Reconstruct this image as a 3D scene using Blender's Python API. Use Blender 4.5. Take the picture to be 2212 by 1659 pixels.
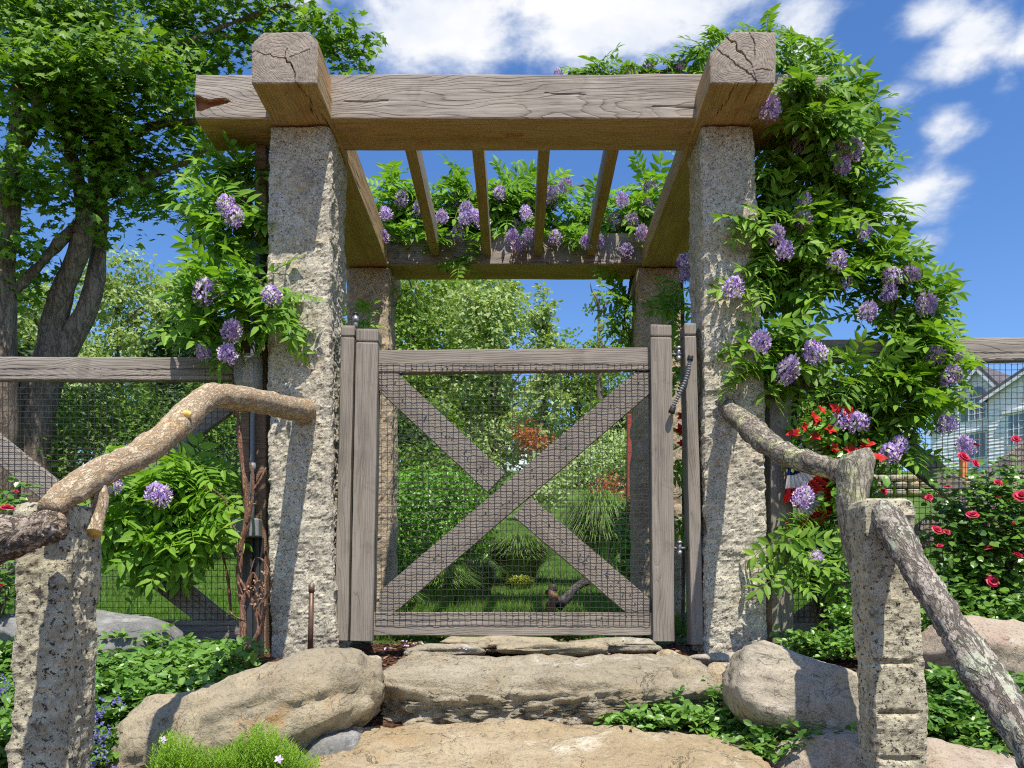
import bpy, math, random
import numpy as np
from mathutils import Vector, Matrix

# ------------------------------------------------------------------ camera, world, sun
for _o in list(bpy.data.objects):
    bpy.data.objects.remove(_o)
SC = bpy.context.scene
COL = SC.collection
R = random.Random(11)
rng = np.random.default_rng(11)

CAM_Z = 0.2                       # the eye is just above the ground under the gate; z = 0 is that ground
cam = bpy.data.cameras.new('camera')
cam.sensor_fit = 'HORIZONTAL'
cam.sensor_width = 36.0
cam.lens = 28.8
cam.shift_x = -0.0048
cam.shift_y = 0.213
cam.clip_start = 0.05
cam.clip_end = 2000
camo = bpy.data.objects.new('camera', cam)
camo.location = (0, 0, CAM_Z)
camo.rotation_euler = (math.pi / 2, 0, 0)
COL.objects.link(camo)
SC.camera = camo

SUN_DIR = Vector((0.075, -0.26, 0.535)).normalized()     # towards the sun
SUN_EL = math.asin(SUN_DIR.z)
SUN_AZ = math.atan2(SUN_DIR.x, SUN_DIR.y)
sl = bpy.data.lights.new('sun', 'SUN')
sl.energy = 4.6
sl.angle = math.radians(0.53)
sl.color = (1.0, 0.935, 0.82)
so = bpy.data.objects.new('sun', sl)
so.rotation_euler = SUN_DIR.to_track_quat('Z', 'Y').to_euler()
so.location = (3, -6, 12)
COL.objects.link(so)

SC.view_settings.view_transform = 'Standard'
SC.view_settings.look = 'None'
SC.view_settings.gamma = 1.0
SC.view_settings.use_curve_mapping = False
SC.view_settings.exposure = 0.5
SC.render.engine = 'CYCLES'
SC.cycles.max_bounces = 7
SC.cycles.diffuse_bounces = 4
SC.cycles.glossy_bounces = 3
SC.cycles.transmission_bounces = 5
SC.cycles.transparent_max_bounces = 8
SC.cycles.caustics_reflective = False
SC.cycles.caustics_refractive = False
SC.cycles.use_denoising = False
SC.cycles.filter_width = 1.15
SC.cycles.sample_clamp_indirect = 3


class NT:
    def __init__(s, tree):
        s.t = tree

    def n(s, typ, ins=None, **kw):
        nd = s.t.nodes.new('ShaderNode' + typ)
        for k, v in kw.items():
            setattr(nd, k, v)
        for k, v in (ins or {}).items():
            sk = nd.inputs[k]
            if isinstance(v, bpy.types.NodeSocket):
                s.t.links.new(v, sk)
            elif isinstance(v, bpy.types.Node):
                s.t.links.new(v.outputs[0], sk)
            else:
                sk.default_value = v
        return nd

    def math(s, op, a, b=0.0, c=0.0, clamp=False):
        nd = s.n('Math', {0: a, 1: b, 2: c}, operation=op)
        nd.use_clamp = clamp
        return nd.outputs[0]

    def ramp(s, fac, stops, interp='LINEAR'):
        nd = s.n('ValToRGB', {0: fac})
        cr = nd.color_ramp
        cr.interpolation = interp
        while len(cr.elements) < len(stops):
            cr.elements.new(0.5)
        for e, (p, c) in zip(cr.elements, stops):
            e.position = p
            e.color = (c, c, c, 1) if isinstance(c, (int, float)) else (*c, 1)
        return nd.outputs[0]

    def mix(s, fac, a, b, mode='MIX'):
        nd = s.n('Mix', data_type='RGBA', blend_type=mode)
        for k, v in ((0, fac), (6, a), (7, b)):
            sk = nd.inputs[k]
            if isinstance(v, bpy.types.NodeSocket):
                s.t.links.new(v, sk)
            elif isinstance(v, tuple):
                sk.default_value = (*v, 1) if len(v) == 3 else v
            else:
                sk.default_value = v
        return nd.outputs[2]

    def noise(s, vec, scale, detail=4, rough=0.55, dist=0.0):
        nd = s.n('TexNoise', {'Vector': vec, 'Scale': scale, 'Detail': detail, 'Roughness': rough, 'Distortion': dist})
        return nd.outputs['Fac']

    def smooth(s, v, lo, hi, a=0.0, b=1.0):
        nd = s.n('MapRange', {0: v, 1: lo, 2: hi, 3: a, 4: b}, interpolation_type='SMOOTHSTEP')
        return nd.outputs[0]


# view pixels (2212 wide) -> world: x = CX + F*X/Y, y = CY - F*(Z-CAM_Z)/Y
F, CX, CY = 1769.6, 1116.6, 1300.7


def V(x, y, D):
    return np.array([(x - CX) * D / F, D, CAM_Z + (CY - y) * D / F])


def MPP(D):
    return D / F


def build_world():
    w = bpy.data.worlds.new('World')
    SC.world = w
    w.use_nodes = True
    w.node_tree.nodes.clear()
    g = NT(w.node_tree)
    tc = g.n('TexCoord')
    dirv = g.n('VectorMath', {0: tc.outputs['Generated']}, operation='NORMALIZE').outputs[0]
    sky = g.n('TexSky', sky_type='NISHITA')
    sky.sun_disc = False
    sky.sun_elevation = SUN_EL
    sky.sun_rotation = SUN_AZ
    sky.altitude = 200
    sky.air_density = 1.0
    sky.dust_density = 0.35
    sky.ozone_density = 2.2
    skyc = g.n('HueSaturation', {'Hue': 0.508, 'Saturation': 1.25, 'Value': 1.0, 'Color': sky.outputs[0]}).outputs[0]
    sep = g.n('SeparateXYZ', {0: dirv})
    az = g.math('ARCTAN2', sep.outputs[0], sep.outputs[1])
    el = g.math('ARCSINE', sep.outputs[2])
    clouds = [  # view x, y, rx, ry, weight
        (930, 30, 330, 120, 1.1), (1320, 25, 330, 115, 1.15), (1100, -130, 700, 160, 1.2), (1580, 50, 130, 55, .6), (740, 90, 110, 50, .45),
        (1730, 60, 85, 85, .9), (2000, 40, 110, 45, .9), (2110, 100, 130, 65, 1.1), (2230, 70, 100, 60, .9), (2165, 170, 45, 40, .6),
        (1955, 203, 80, 28, .62), (2045, 285, 70, 58, .74), (1990, 415, 105, 66, 1.0), (1915, 480, 85, 60, .8),
        (2000, 525, 70, 32, .75), (1840, 190, 40, 40, .45), (480, 40, 160, 60, .4), (2075, 310, 30, 40, .4)]
    bias = None
    for (x, y, rx, ry, wgt) in clouds:
        d0 = V(x, y, 1.0) - np.array([0, 0, CAM_Z])
        d0 = d0 / np.linalg.norm(d0)
        a0, e0 = math.atan2(d0[0], d0[1]), math.asin(d0[2])
        sx = rx / F * math.cos(a0) ** 2 / 1.0
        sy = ry / F * 0.86
        da = g.math('MULTIPLY', g.math('SUBTRACT', az, a0), 1 / sx)
        de = g.math('MULTIPLY', g.math('SUBTRACT', el, e0), 1 / sy)
        r2 = g.math('ADD', g.math('MULTIPLY', da, da), g.math('MULTIPLY', de, de))
        b = g.math('MULTIPLY', g.math('EXPONENT', g.math('MULTIPLY', r2, -0.75)), wgt)
        bias = b if bias is None else g.math('MAXIMUM', bias, b)
    # scattered cumulus over the rest of the sky
    stretch = g.n('VectorMath', {0: dirv, 1: (1.0, 1.0, 1.9)}, operation='MULTIPLY').outputs[0]
    big = g.noise(stretch, 2.1, 3, .5)
    front = g.smooth(sep.outputs[1], 0.35, 0.7, 1.0, 0.0)
    field = g.math('MULTIPLY', g.smooth(big, .5, .66), g.math('MULTIPLY', front, .85))
    bias = g.math('MAXIMUM', bias, field)
    det = g.noise(stretch, 13.0, 9, .58, .15)
    det2 = g.noise(stretch, 4.0, 5, .55)
    dens = g.math('ADD', bias, g.math('MULTIPLY', g.math('SUBTRACT', det, .5), 1.75))
    dens = g.math('ADD', dens, g.math('MULTIPLY', g.math('SUBTRACT', det2, .5), .5))
    mask = g.smooth(dens, .30, .98)
    shade = g.noise(stretch, 6.0, 6, .55, .3)
    white = g.ramp(g.math('ADD', g.math('MULTIPLY', shade, .8), g.math('MULTIPLY', mask, .3)),
                   [(.36, (.40, .50, .70)), (.6, (.70, .77, .88)), (.8, (1.0, 1.0, 1.0))])
    cl = g.mix(1.0, white, (5.3, 5.3, 5.35, 1), 'MULTIPLY')
    out = g.mix(g.math('MULTIPLY', mask, .97), skyc, cl)
    bg = g.n('Background', {'Color': out, 'Strength': 0.14})
    g.n('OutputWorld', {0: bg})


build_world()

# ------------------------------------------------------------------ noise


def _h(ix, iy, iz, seed):
    n = (ix.astype(np.uint32) * np.uint32(374761393) + iy.astype(np.uint32) * np.uint32(668265263)
         + iz.astype(np.uint32) * np.uint32(2246822519) + np.uint32((seed * 974634721) & 0xffffffff))
    n = (n ^ (n >> np.uint32(13))) * np.uint32(1274126177)
    n = (n ^ (n >> np.uint32(16))) * np.uint32(2654435761)
    n = n ^ (n >> np.uint32(15))
    return n.astype(np.float64) / 4294967295.0 * 2 - 1


def vnoise(p, seed=0):
    p = np.asarray(p, float)
    i = np.floor(p).astype(np.int64)
    f = p - i
    u = f * f * f * (f * (f * 6 - 15) + 10)
    r = 0
    for dx in (0, 1):
        wx = u[:, 0] if dx else 1 - u[:, 0]
        for dy in (0, 1):
            wy = u[:, 1] if dy else 1 - u[:, 1]
            for dz in (0, 1):
                wz = u[:, 2] if dz else 1 - u[:, 2]
                r = r + wx * wy * wz * _h(i[:, 0] + dx, i[:, 1] + dy, i[:, 2] + dz, seed)
    return r


def fbm(p, octv=4, seed=0, gain=.5, lac=2.03):
    a, s, r = 1.0, 1.0, 0
    for o in range(octv):
        r = r + a * vnoise(np.asarray(p) * s + o * 7.3, seed + o)
        a *= gain
        s *= lac
    return r


# ------------------------------------------------------------------ object helpers
WM = {}


def tag(o, label=None, cat=None, group=None, kind=None):
    if label: o['label'] = label
    if cat: o['category'] = cat
    if group: o['group'] = group
    if kind: o['kind'] = kind
    return o


def link(name, data, parent=None, M=None):
    o = bpy.data.objects.new(name, data)
    COL.objects.link(o)
    M = M if M is not None else Matrix.Identity(4)
    if parent is not None:
        o.parent = parent
        o.matrix_local = WM[parent.name].inverted() @ M
    else:
        o.matrix_local = M
    WM[o.name] = M.copy()
    return o


def thing(name, label, cat, loc, group=None):
    o = link(name, None, None, Matrix.Translation(Vector([float(c) for c in loc])))
    o.empty_display_size = 0.05
    return tag(o, label, cat, group)


def mesh_np(name, v, faces, mats, mi=None, smooth=False):
    if isinstance(faces, np.ndarray):
        faces = [faces]
    me = bpy.data.meshes.new(name)
    v = np.asarray(v, np.float32)
    loops = np.concatenate([np.asarray(f, np.int32).ravel() for f in faces])
    tot = np.concatenate([np.full(len(f), np.asarray(f).shape[1], np.int32) for f in faces])
    st = np.concatenate([[0], np.cumsum(tot)[:-1]]).astype(np.int32)
    me.vertices.add(len(v))
    me.vertices.foreach_set('co', v.ravel())
    me.loops.add(len(loops))
    me.loops.foreach_set('vertex_index', loops)
    me.polygons.add(len(tot))
    me.polygons.foreach_set('loop_start', st)
    if mi is not None:
        me.polygons.foreach_set('material_index', np.asarray(mi, np.int32))
    me.polygons.foreach_set('use_smooth', np.full(len(tot), bool(smooth)))
    me.update(calc_edges=True)
    for m in (mats if isinstance(mats, (list, tuple)) else [mats]):
        me.materials.append(m)
    return me


def wobj(name, v, faces, mats, parent=None, mi=None, smooth=False):
    """A mesh given in world coordinates; its origin goes to the foot of its bounds."""
    v = np.asarray(v, float)
    c = (v.min(0) + v.max(0)) / 2
    c[2] = v[:, 2].min()
    me = mesh_np(name, v - c, faces, mats, mi, smooth)
    return link(name, me, parent, Matrix.Translation(Vector(c)))


class MB:
    """Collects pieces (verts, list of face arrays, material index) for one mesh."""
    def __init__(s):
        s.v, s.f, s.m, s.n = [], {}, {}, 0

    def add(s, v, faces, mi=0):
        if isinstance(faces, np.ndarray):
            faces = [faces]
        for f in faces:
            f = np.asarray(f)
            if len(f) == 0: continue
            s.f.setdefault(f.shape[1], []).append(f + s.n)
            s.m.setdefault(f.shape[1], []).append(np.full(len(f), mi))
        s.v.append(np.asarray(v, float))
        s.n += len(v)

    def build(s, name, mats, parent=None, smooth=False):
        ks = sorted(s.f)
        return wobj(name, np.concatenate(s.v), [np.concatenate(s.f[k]) for k in ks], mats, parent,
                    np.concatenate([np.concatenate(s.m[k]) for k in ks]), smooth)


BOXF = np.array([[0, 3, 2, 1], [4, 5, 6, 7], [0, 1, 5, 4], [1, 2, 6, 5], [2, 3, 7, 6], [3, 0, 4, 7]])


def boxv(x0, x1, y0, y1, z0, z1):
    return np.array([[x0, y0, z0], [x1, y0, z0], [x1, y1, z0], [x0, y1, z0],
                     [x0, y0, z1], [x1, y0, z1], [x1, y1, z1], [x0, y1, z1]], float)


def bevel_box(x0, x1, y0, y1, z0, z1, r=.004):
    v, q, _ = grid_box(x1 - x0, y1 - y0, z1 - z0, 9, r)
    return v + np.array([(x0 + x1) / 2, (y0 + y1) / 2, (z0 + z1) / 2]), q


def grid_box(L, W, H, res, r=.006, resx=None, resy=None, resz=None):
    def lin(s, q):
        h = s / 2
        n = max(2, int((s - 2 * r) / q) + 1)
        return np.concatenate([[-h], np.linspace(-h + r, h - r, n), [h]])
    xs, ys, zs = lin(L, resx or res), lin(W, resy or res), lin(H, resz or res)
    ny, nz = len(ys), len(zs)
    def idx(i, j, k):
        return (i * ny + j) * nz + k
    Q = []
    I, J, K = np.arange(len(xs) - 1), np.arange(ny - 1), np.arange(nz - 1)
    for i, fl in ((0, 1), (len(xs) - 1, 0)):
        j, k = np.meshgrid(J, K, indexing='ij')
        q = np.stack([idx(i, j, k), idx(i, j + 1, k), idx(i, j + 1, k + 1), idx(i, j, k + 1)], -1).reshape(-1, 4)
        Q.append(q[:, ::-1] if fl else q)
    for j, fl in ((0, 0), (ny - 1, 1)):
        i, k = np.meshgrid(I, K, indexing='ij')
        q = np.stack([idx(i, j, k), idx(i + 1, j, k), idx(i + 1, j, k + 1), idx(i, j, k + 1)], -1).reshape(-1, 4)
        Q.append(q[:, ::-1] if fl else q)
    for k, fl in ((0, 1), (nz - 1, 0)):
        i, j = np.meshgrid(I, J, indexing='ij')
        q = np.stack([idx(i, j, k), idx(i + 1, j, k), idx(i + 1, j + 1, k), idx(i, j + 1, k)], -1).reshape(-1, 4)
        Q.append(q[:, ::-1] if fl else q)
    Q = np.concatenate(Q)
    u, inv = np.unique(Q, return_inverse=True)
    Q = inv.reshape(-1, 4)
    i, jk = u // (ny * nz), u % (ny * nz)
    v = np.stack([xs[i], ys[jk // nz], zs[jk % nz]], -1)
    h = np.array([L, W, H]) / 2 - r
    q = np.clip(v, -h, h)
    d = v - q
    n = d / np.maximum(np.linalg.norm(d, axis=1, keepdims=True), 1e-9)
    return q + n * r, Q, n


def catmull(P, n):
    P = np.asarray(P, float)
    P = np.concatenate([[2 * P[0] - P[1]], P, [2 * P[-1] - P[-2]]])
    out = []
    segs = len(P) - 3
    ts = np.linspace(0, segs, n)
    for t in ts:
        i = min(int(t), segs - 1)
        u = t - i
        a, b, c, d = P[i:i + 4]
        out.append(.5 * (2 * b + (c - a) * u + (2 * a - 5 * b + 4 * c - d) * u * u + (3 * b - a - 3 * c + d) * u ** 3))
    return np.array(out)


def tube(P, rad, n=24, k=10, cap=True):
    """P control points, rad radii at them; returns verts, faces, (s, angle) per vert and outward normals."""
    PR = catmull(np.concatenate([np.asarray(P, float), np.asarray(rad, float)[:, None]], 1), n) if n else \
        np.concatenate([np.asarray(P, float), np.asarray(rad, float)[:, None]], 1)
    C, rr = PR[:, :3], PR[:, 3]
    n = len(C)
    T = np.gradient(C, axis=0)
    T /= np.maximum(np.linalg.norm(T, axis=1, keepdims=True), 1e-9)
    up = np.array([0, 0, 1.0]) if abs(T[0][2]) < .9 else np.array([0, 1.0, 0])
    A = np.cross(up, T[0]); A /= np.linalg.norm(A)
    As = []
    for t in T:
        A = A - t * A.dot(t)
        A /= np.linalg.norm(A)
        As.append(A.copy())
    As = np.array(As)
    Bs = np.cross(T, As)
    th = np.linspace(0, 2 * np.pi, k, endpoint=False)
    nr = As[:, None, :] * np.cos(th)[None, :, None] + Bs[:, None, :] * np.sin(th)[None, :, None]
    v = (C[:, None, :] + nr * rr[:, None, None]).reshape(-1, 3)
    i, j = np.meshgrid(np.arange(n - 1), np.arange(k), indexing='ij')
    q = np.stack([i * k + j, i * k + (j + 1) % k, (i + 1) * k + (j + 1) % k, (i + 1) * k + j], -1).reshape(-1, 4)
    fs = [q]
    nv = nr.reshape(-1, 3)
    if cap:
        v = np.concatenate([v, [C[0]], [C[-1]]])
        nv = np.concatenate([nv, [-T[0]], [T[-1]]])
        a = np.arange(k)
        fs.append(np.stack([np.full(k, n * k), (a + 1) % k, a], -1))
        fs.append(np.stack([np.full(k, n * k + 1), (n - 1) * k + a, (n - 1) * k + (a + 1) % k], -1))
    return v, fs, nv


# ------------------------------------------------------------------ materials


def new_mat(name):
    m = bpy.data.materials.new(name)
    m.use_nodes = True
    m.node_tree.nodes.clear()
    g = NT(m.node_tree)
    return m, g


def finish(g, col, rough=.8, bump=None, bstr=.4, bdist=.01, spec=.3, metal=0.0):
    ins = {'Base Color': col, 'Roughness': rough, 'Specular IOR Level': spec, 'Metallic': metal}
    p = g.n('BsdfPrincipled', ins)
    if bump is not None:
        b = g.n('Bump', {'Strength': bstr, 'Distance': bdist, 'Height': bump})
        g.t.links.new(b.outputs[0], p.inputs['Normal'])
    g.n('OutputMaterial', {0: p})
    return p


def c4(c):
    return (*c, 1)


def simple(name, col, rough=.6, spec=.3, metal=0.0, nscale=20, var=.25):
    m, g = new_mat(name)
    tc = g.n('TexCoord').outputs['Object']
    nz = g.noise(tc, nscale, 5)
    c = g.mix(g.smooth(nz, .3, .7), tuple(x * (1 - var) for x in col), tuple(min(1, x * (1 + var)) for x in col))
    finish(g, c, rough, nz, .25, .004, spec, metal)
    return m


def wood(name, light, dark, ring=75, pith=(0.05, -0.12), stretch=.22, warm=0.0, warp=.05, rough=.85, con=.62):
    """Solid wood: rings about a pith that runs along local X, so side grain and end grain both follow."""
    m, g = new_mat(name)
    tc = g.n('TexCoord').outputs['Object']
    oi = g.n('ObjectInfo').outputs['Random']
    off = g.n('CombineXYZ', {0: g.math('MULTIPLY', oi, 37.0), 1: g.math('MULTIPLY', oi, 11.0), 2: 0.0}).outputs[0]
    v = g.n('VectorMath', {0: tc, 1: (stretch * 3.2, 3.0, 3.0)}, operation='MULTIPLY').outputs[0]
    vo = g.n('VectorMath', {0: v, 1: off}, operation='ADD').outputs[0]
    n1 = g.n('TexNoise', {'Vector': vo, 'Scale': 1.6, 'Detail': 2.0, 'Roughness': .5}).outputs['Color']
    d = g.n('VectorMath', {0: n1, 1: (.5, .5, .5)}, operation='SUBTRACT').outputs[0]
    d = g.n('VectorMath', {0: d, 'Scale': warp * 4}, operation='SCALE').outputs[0]
    p = g.n('VectorMath', {0: tc, 1: d}, operation='ADD').outputs[0]
    sp = g.n('SeparateXYZ', {0: p})
    yy = g.math('SUBTRACT', sp.outputs[1], pith[0])
    zz = g.math('SUBTRACT', sp.outputs[2], pith[1])
    rad = g.math('SQRT', g.math('ADD', g.math('MULTIPLY', yy, yy), g.math('MULTIPLY', zz, zz)))
    fr = g.math('FRACT', g.math('ADD', g.math('MULTIPLY', rad, ring), g.math('ADD', g.math('MULTIPLY', oi, 3.7), g.math('MULTIPLY', g.noise(g.n('VectorMath', {0: tc, 1: (1.2, 13.0, 13.0)}, operation='MULTIPLY').outputs[0], 1.0, 3, .6), 3.2))))
    line = g.ramp(fr, [(0, .3), (.1, .0), (.5, .1), (.8, .4), (.94, 1.0), (1.0, .3)])
    fv = g.n('VectorMath', {0: tc, 1: (5.0, 150.0, 150.0)}, operation='MULTIPLY').outputs[0]
    fib = g.noise(fv, 1.0, 4, .6)
    sv = g.n('VectorMath', {0: tc, 1: (1.3, 7.0, 7.0)}, operation='MULTIPLY').outputs[0]
    stain = g.noise(sv, 1.4, 5, .6)
    fac = g.math('MULTIPLY', line, g.smooth(g.noise(sv, 2.6, 4, .65), .36, .66, .08, 1.0))
    fac = g.math('ADD', g.math('MULTIPLY', fac, con), g.math('MULTIPLY', g.smooth(fib, .38, .75), .5), clamp=True)
    c = g.mix(fac, c4(light), c4(dark))
    c = g.mix(g.smooth(stain, .5, .78, 0, .7), c, c4(tuple(x * .5 for x in light)))
    bl = g.noise(tc, 5.5, 7, .7, .6)
    c = g.mix(g.smooth(bl, .54, .68, 0, .45), c, c4(tuple(x * .45 for x in light)))
    c = g.mix(g.smooth(g.noise(fv, .35, 5, .7), .58, .68, 0, .5), c, c4(tuple(min(.7, x * 1.3) for x in light)))
    if warm:
        c = g.mix(g.smooth(g.noise(sv, .9, 3), .42, .62, 0, warm), c, (.5, .25, .07, 1))
    hgt = g.math('SUBTRACT', g.math('MULTIPLY', fib, .6), line)
    finish(g, c, rough, hgt, .55, .0025, .15)
    return m


def granite(name, a, b, speck, sc=1.0, warm=(.50, .36, .18), lich=.25, bstr=.7):
    """Coarse-grained stone: pale feldspar, grey quartz and black mica, with ochre staining."""
    m, g = new_mat(name)
    tc = g.n('TexCoord').outputs['Object']
    n1 = g.noise(tc, 46 * sc, 8, .78)
    base = g.mix(g.smooth(n1, .40, .60), c4(b), c4(a))
    n0 = g.noise(tc, 6.0, 5, .6, .4)
    base = g.mix(g.smooth(n0, .42, .66, 0, .45), base, c4(tuple(x * .62 for x in b)))
    n2 = g.noise(tc, 120 * sc, 3, .8)
    base = g.mix(g.smooth(n2, .55, .62, 0, .95), base, c4(speck))
    n4 = g.noise(tc, 34 * sc, 7, .8)
    base = g.mix(g.smooth(n4, .545, .63, 0, .7), base, c4(tuple(x * 2.0 for x in speck)))
    base = g.mix(g.smooth(n2, .30, .40, .5, 0), base, c4(tuple(min(.85, x * 1.3) for x in a)))
    n3 = g.noise(tc, 2.6, 6, .65)
    base = g.mix(g.smooth(n3, .53, .70, 0, lich * 1.8), base, c4(warm))
    hgt = g.math('ADD', g.math('MULTIPLY', n1, 1.1), g.math('MULTIPLY', n4, .9))
    finish(g, base, .9, hgt, bstr, .012, .2)
    return m


def rock(name, a, b, c, sc=1.0, bands=0.0, rust=.4, dark=(.08, .075, .065), bstr=.6, pale=(.66, .62, .54), grit=.5):
    """Fieldstone: mottled body, stains with their own edges, gritty surface, pitted relief."""
    m, g = new_mat(name)
    tc = g.n('TexCoord').outputs['Object']
    n1 = g.noise(tc, 4.2 * sc, 8, .68, .5)
    col = g.mix(g.smooth(n1, .38, .62), c4(a), c4(b))
    n2 = g.noise(tc, 2.3 * sc, 7, .66, 1.0)
    col = g.mix(g.smooth(n2, .53, .66, 0, rust * 1.7), col, c4(c))
    n5 = g.noise(g.n('VectorMath', {0: tc, 1: (3.7, 1.1, 2.2)}, operation='ADD').outputs[0], 3.0 * sc, 8, .7, .6)
    col = g.mix(g.smooth(n5, .56, .68, 0, .7), col, c4(pale))
    if bands:
        bv = g.n('VectorMath', {0: tc, 1: (3.0, 5.0, 34.0)}, operation='MULTIPLY').outputs[0]
        nb = g.noise(bv, 1.0, 7, .66, .8)
        col = g.mix(g.smooth(nb, .5, .66, 0, bands), col, c4(tuple(x * .4 for x in b)))
    n3 = g.noise(tc, 60 * sc, 5, .75)
    n6 = g.noise(tc, 22 * sc, 6, .72)
    col = g.mix(g.smooth(n3, .53, .66, 0, grit), col, c4(dark))
    col = g.mix(g.smooth(n6, .57, .7, 0, .5), col, c4(tuple(x * 2.2 for x in dark)))
    col = g.mix(g.smooth(n3, .3, .42, .45, 0), col, c4(pale))
    n7 = g.noise(tc, 5.5 * sc, 6, .62, 1.4)
    crk = g.math('MULTIPLY', g.smooth(g.math('ABSOLUTE', g.math('SUBTRACT', n7, .5)), .0, .012, 1.0, 0.0), g.smooth(n2, .42, .58))
    col = g.mix(g.math('MULTIPLY', crk, .75), col, c4(tuple(x * .8 for x in dark)))
    n8 = g.noise(tc, 140 * sc, 2, .8)
    col = g.mix(g.smooth(n8, .58, .68, 0, .6), col, c4(tuple(x * 1.3 for x in dark)))
    hg = g.math('ADD', g.math('MULTIPLY', g.noise(tc, 18, 9, .75), 1.5), g.math('SUBTRACT', g.math('MULTIPLY', n3, .6), g.math('MULTIPLY', crk, .35)))
    finish(g, col, .88, hg, bstr, .02, .22)
    return m


def bark(name, a, b, c, lichen=None, sc=1.0, furrow=1.0, rough=.9, lx=True, patch=.3, crk=1.0):
    """Bark: narrow cracks along the object's local X (logs) or Z (trunks), flaking plates, lichen."""
    m, g = new_mat(name)
    tc = g.n('TexCoord').outputs['Object']
    st = (.28, 1, 1) if lx else (1, 1, .22)
    v = g.n('VectorMath', {0: tc, 1: tuple(s * 34 * sc for s in st)}, operation='MULTIPLY').outputs[0]
    n1 = g.noise(v, 1.0, 5, .6, .9)
    n1b = g.noise(v, 2.7, 4, .65, .5)
    crack = g.math('MINIMUM', g.smooth(g.math('ABSOLUTE', g.math('SUBTRACT', n1, .5)), .004, .05), g.smooth(g.math('ABSOLUTE', g.math('SUBTRACT', n1b, .47)), .0, .035, .35, 1.0))
    n4 = g.noise(tc, 75 * sc, 6, .75)
    n2 = g.noise(tc, 10, 7, .7, .5)
    col = g.mix(g.smooth(n4, .36, .62), c4(tuple(x * .68 for x in a)), c4(a))
    col = g.mix(g.smooth(n2, .50, .62, 0, patch * 2), col, c4(c))
    n5 = g.noise(tc, 24, 6, .7)
    col = g.mix(g.smooth(n5, .56, .68, 0, .55), col, c4(tuple(min(.8, x * 1.45) for x in a)))
    if lichen:
        n3 = g.noise(tc, 9.5, 8, .7, .4)
        col = g.mix(g.math('MULTIPLY', g.smooth(n3, .53, .58, 0, .9), g.smooth(n4, .3, .5, .6, 1)), col, c4(lichen))
    col = g.mix(g.math('SUBTRACT', 1.0, g.math('MULTIPLY', g.math('SUBTRACT', 1.0, crack), crk)), c4(b), col)
    hg = g.math('ADD', g.math('MULTIPLY', crack, .8 * furrow), g.math('ADD', g.math('MULTIPLY', n4, .35), g.math('MULTIPLY', n1, .5)))
    finish(g, col, rough, hg, .75, .010, .12)
    return m


def leafmat(name, lo, hi, trans=.3, rough=.45, spec=.35, tint=None):
    m, g = new_mat(name)
    ge = g.n('NewGeometry')
    oi = g.n('ObjectInfo').outputs['Random']
    rnd = g.math('FRACT', g.math('ADD', ge.outputs['Random Per Island'], oi))
    nz = g.noise(ge.outputs['Position'], 2.3, 3)
    f = g.math('ADD', g.math('MULTIPLY', rnd, .65), g.math('MULTIPLY', g.smooth(nz, .3, .7), .35))
    stops = [(0.0, lo), (.85, hi)]
    if tint:
        stops = [(0.0, lo), (.84, hi), (.95, hi), (1.0, tint)]
    col = g.ramp(f, stops)
    p = g.n('BsdfPrincipled', {'Base Color': col, 'Roughness': rough, 'Specular IOR Level': spec})
    tcol = g.mix(1.0, col, (1.5, 1.55, .6, 1), 'MULTIPLY')
    t = g.n('BsdfTranslucent', {'Color': tcol})
    mx = g.n('MixShader', {0: trans, 1: p, 2: t})
    g.n('OutputMaterial', {0: mx})
    return m


def petalmat(name, stops, trans=.3):
    m, g = new_mat(name)
    ge = g.n('NewGeometry')
    col = g.ramp(ge.outputs['Random Per Island'], stops)
    p = g.n('BsdfPrincipled', {'Base Color': col, 'Roughness': .6, 'Specular IOR Level': .2})
    t = g.n('BsdfTranslucent', {'Color': col})
    g.n('OutputMaterial', {0: g.n('MixShader', {0: trans, 1: p, 2: t})})
    return m


MT = {}
MT['beam'] = wood('weathered_beam_wood', (.37, .325, .275), (.075, .063, .052), ring=105, pith=(.02, -.12), stretch=.2, warp=.055, con=.7)
MT['under'] = wood('bounce_tinted_beam_wood', (.56, .385, .20), (.22, .135, .06), ring=75, pith=(.02, -.13), stretch=.25, warm=.3, con=.45)  # unweathered tan of undersides, with warm light bounced off the stones painted in
MT['endgrain'] = wood('end_grain_wood', (.36, .305, .25), (.11, .092, .075), ring=100, pith=(.0, -.01), stretch=.3, warp=.04, con=.3)
MT['rafter'] = wood('rafter_wood', (.40, .33, .245), (.13, .10, .078), ring=90, pith=(.0, -.08))
MT['gate'] = wood('gate_wood', (.295, .257, .215), (.115, .096, .078), ring=150, pith=(.03, -.07), warp=.025, con=.45)
MT['fence'] = wood('fence_wood', (.33, .292, .25), (.10, .085, .072), ring=120, pith=(.0, -.08), con=.5)
MT['oldpost'] = wood('brown_post_wood', (.25, .165, .115), (.09, .055, .035), ring=90, pith=(.0, -.09))
MT['granite'] = granite('rough_granite', (.68, .62, .485), (.44, .395, .31), (.07, .066, .056))
MT['granite_rear'] = granite('rear_granite', (.58, .46, .31), (.40, .33, .24), (.12, .1, .08), warm=(.46, .30, .12), lich=.35)
MT['granite_post'] = granite('lichened_granite', (.63, .57, .41), (.42, .38, .27), (.04, .036, .03), sc=.72, warm=(.48, .42, .24), lich=.3)
MT['rock_tan'] = rock('tan_fieldstone', (.44, .365, .24), (.33, .28, .195), (.44, .24, .09), rust=.55, pale=(.46, .43, .36))
MT['rock_grey'] = rock('grey_fieldstone', (.27, .265, .25), (.19, .19, .185), (.32, .26, .18), bands=.4, rust=.25, pale=(.42, .42, .4))
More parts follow.
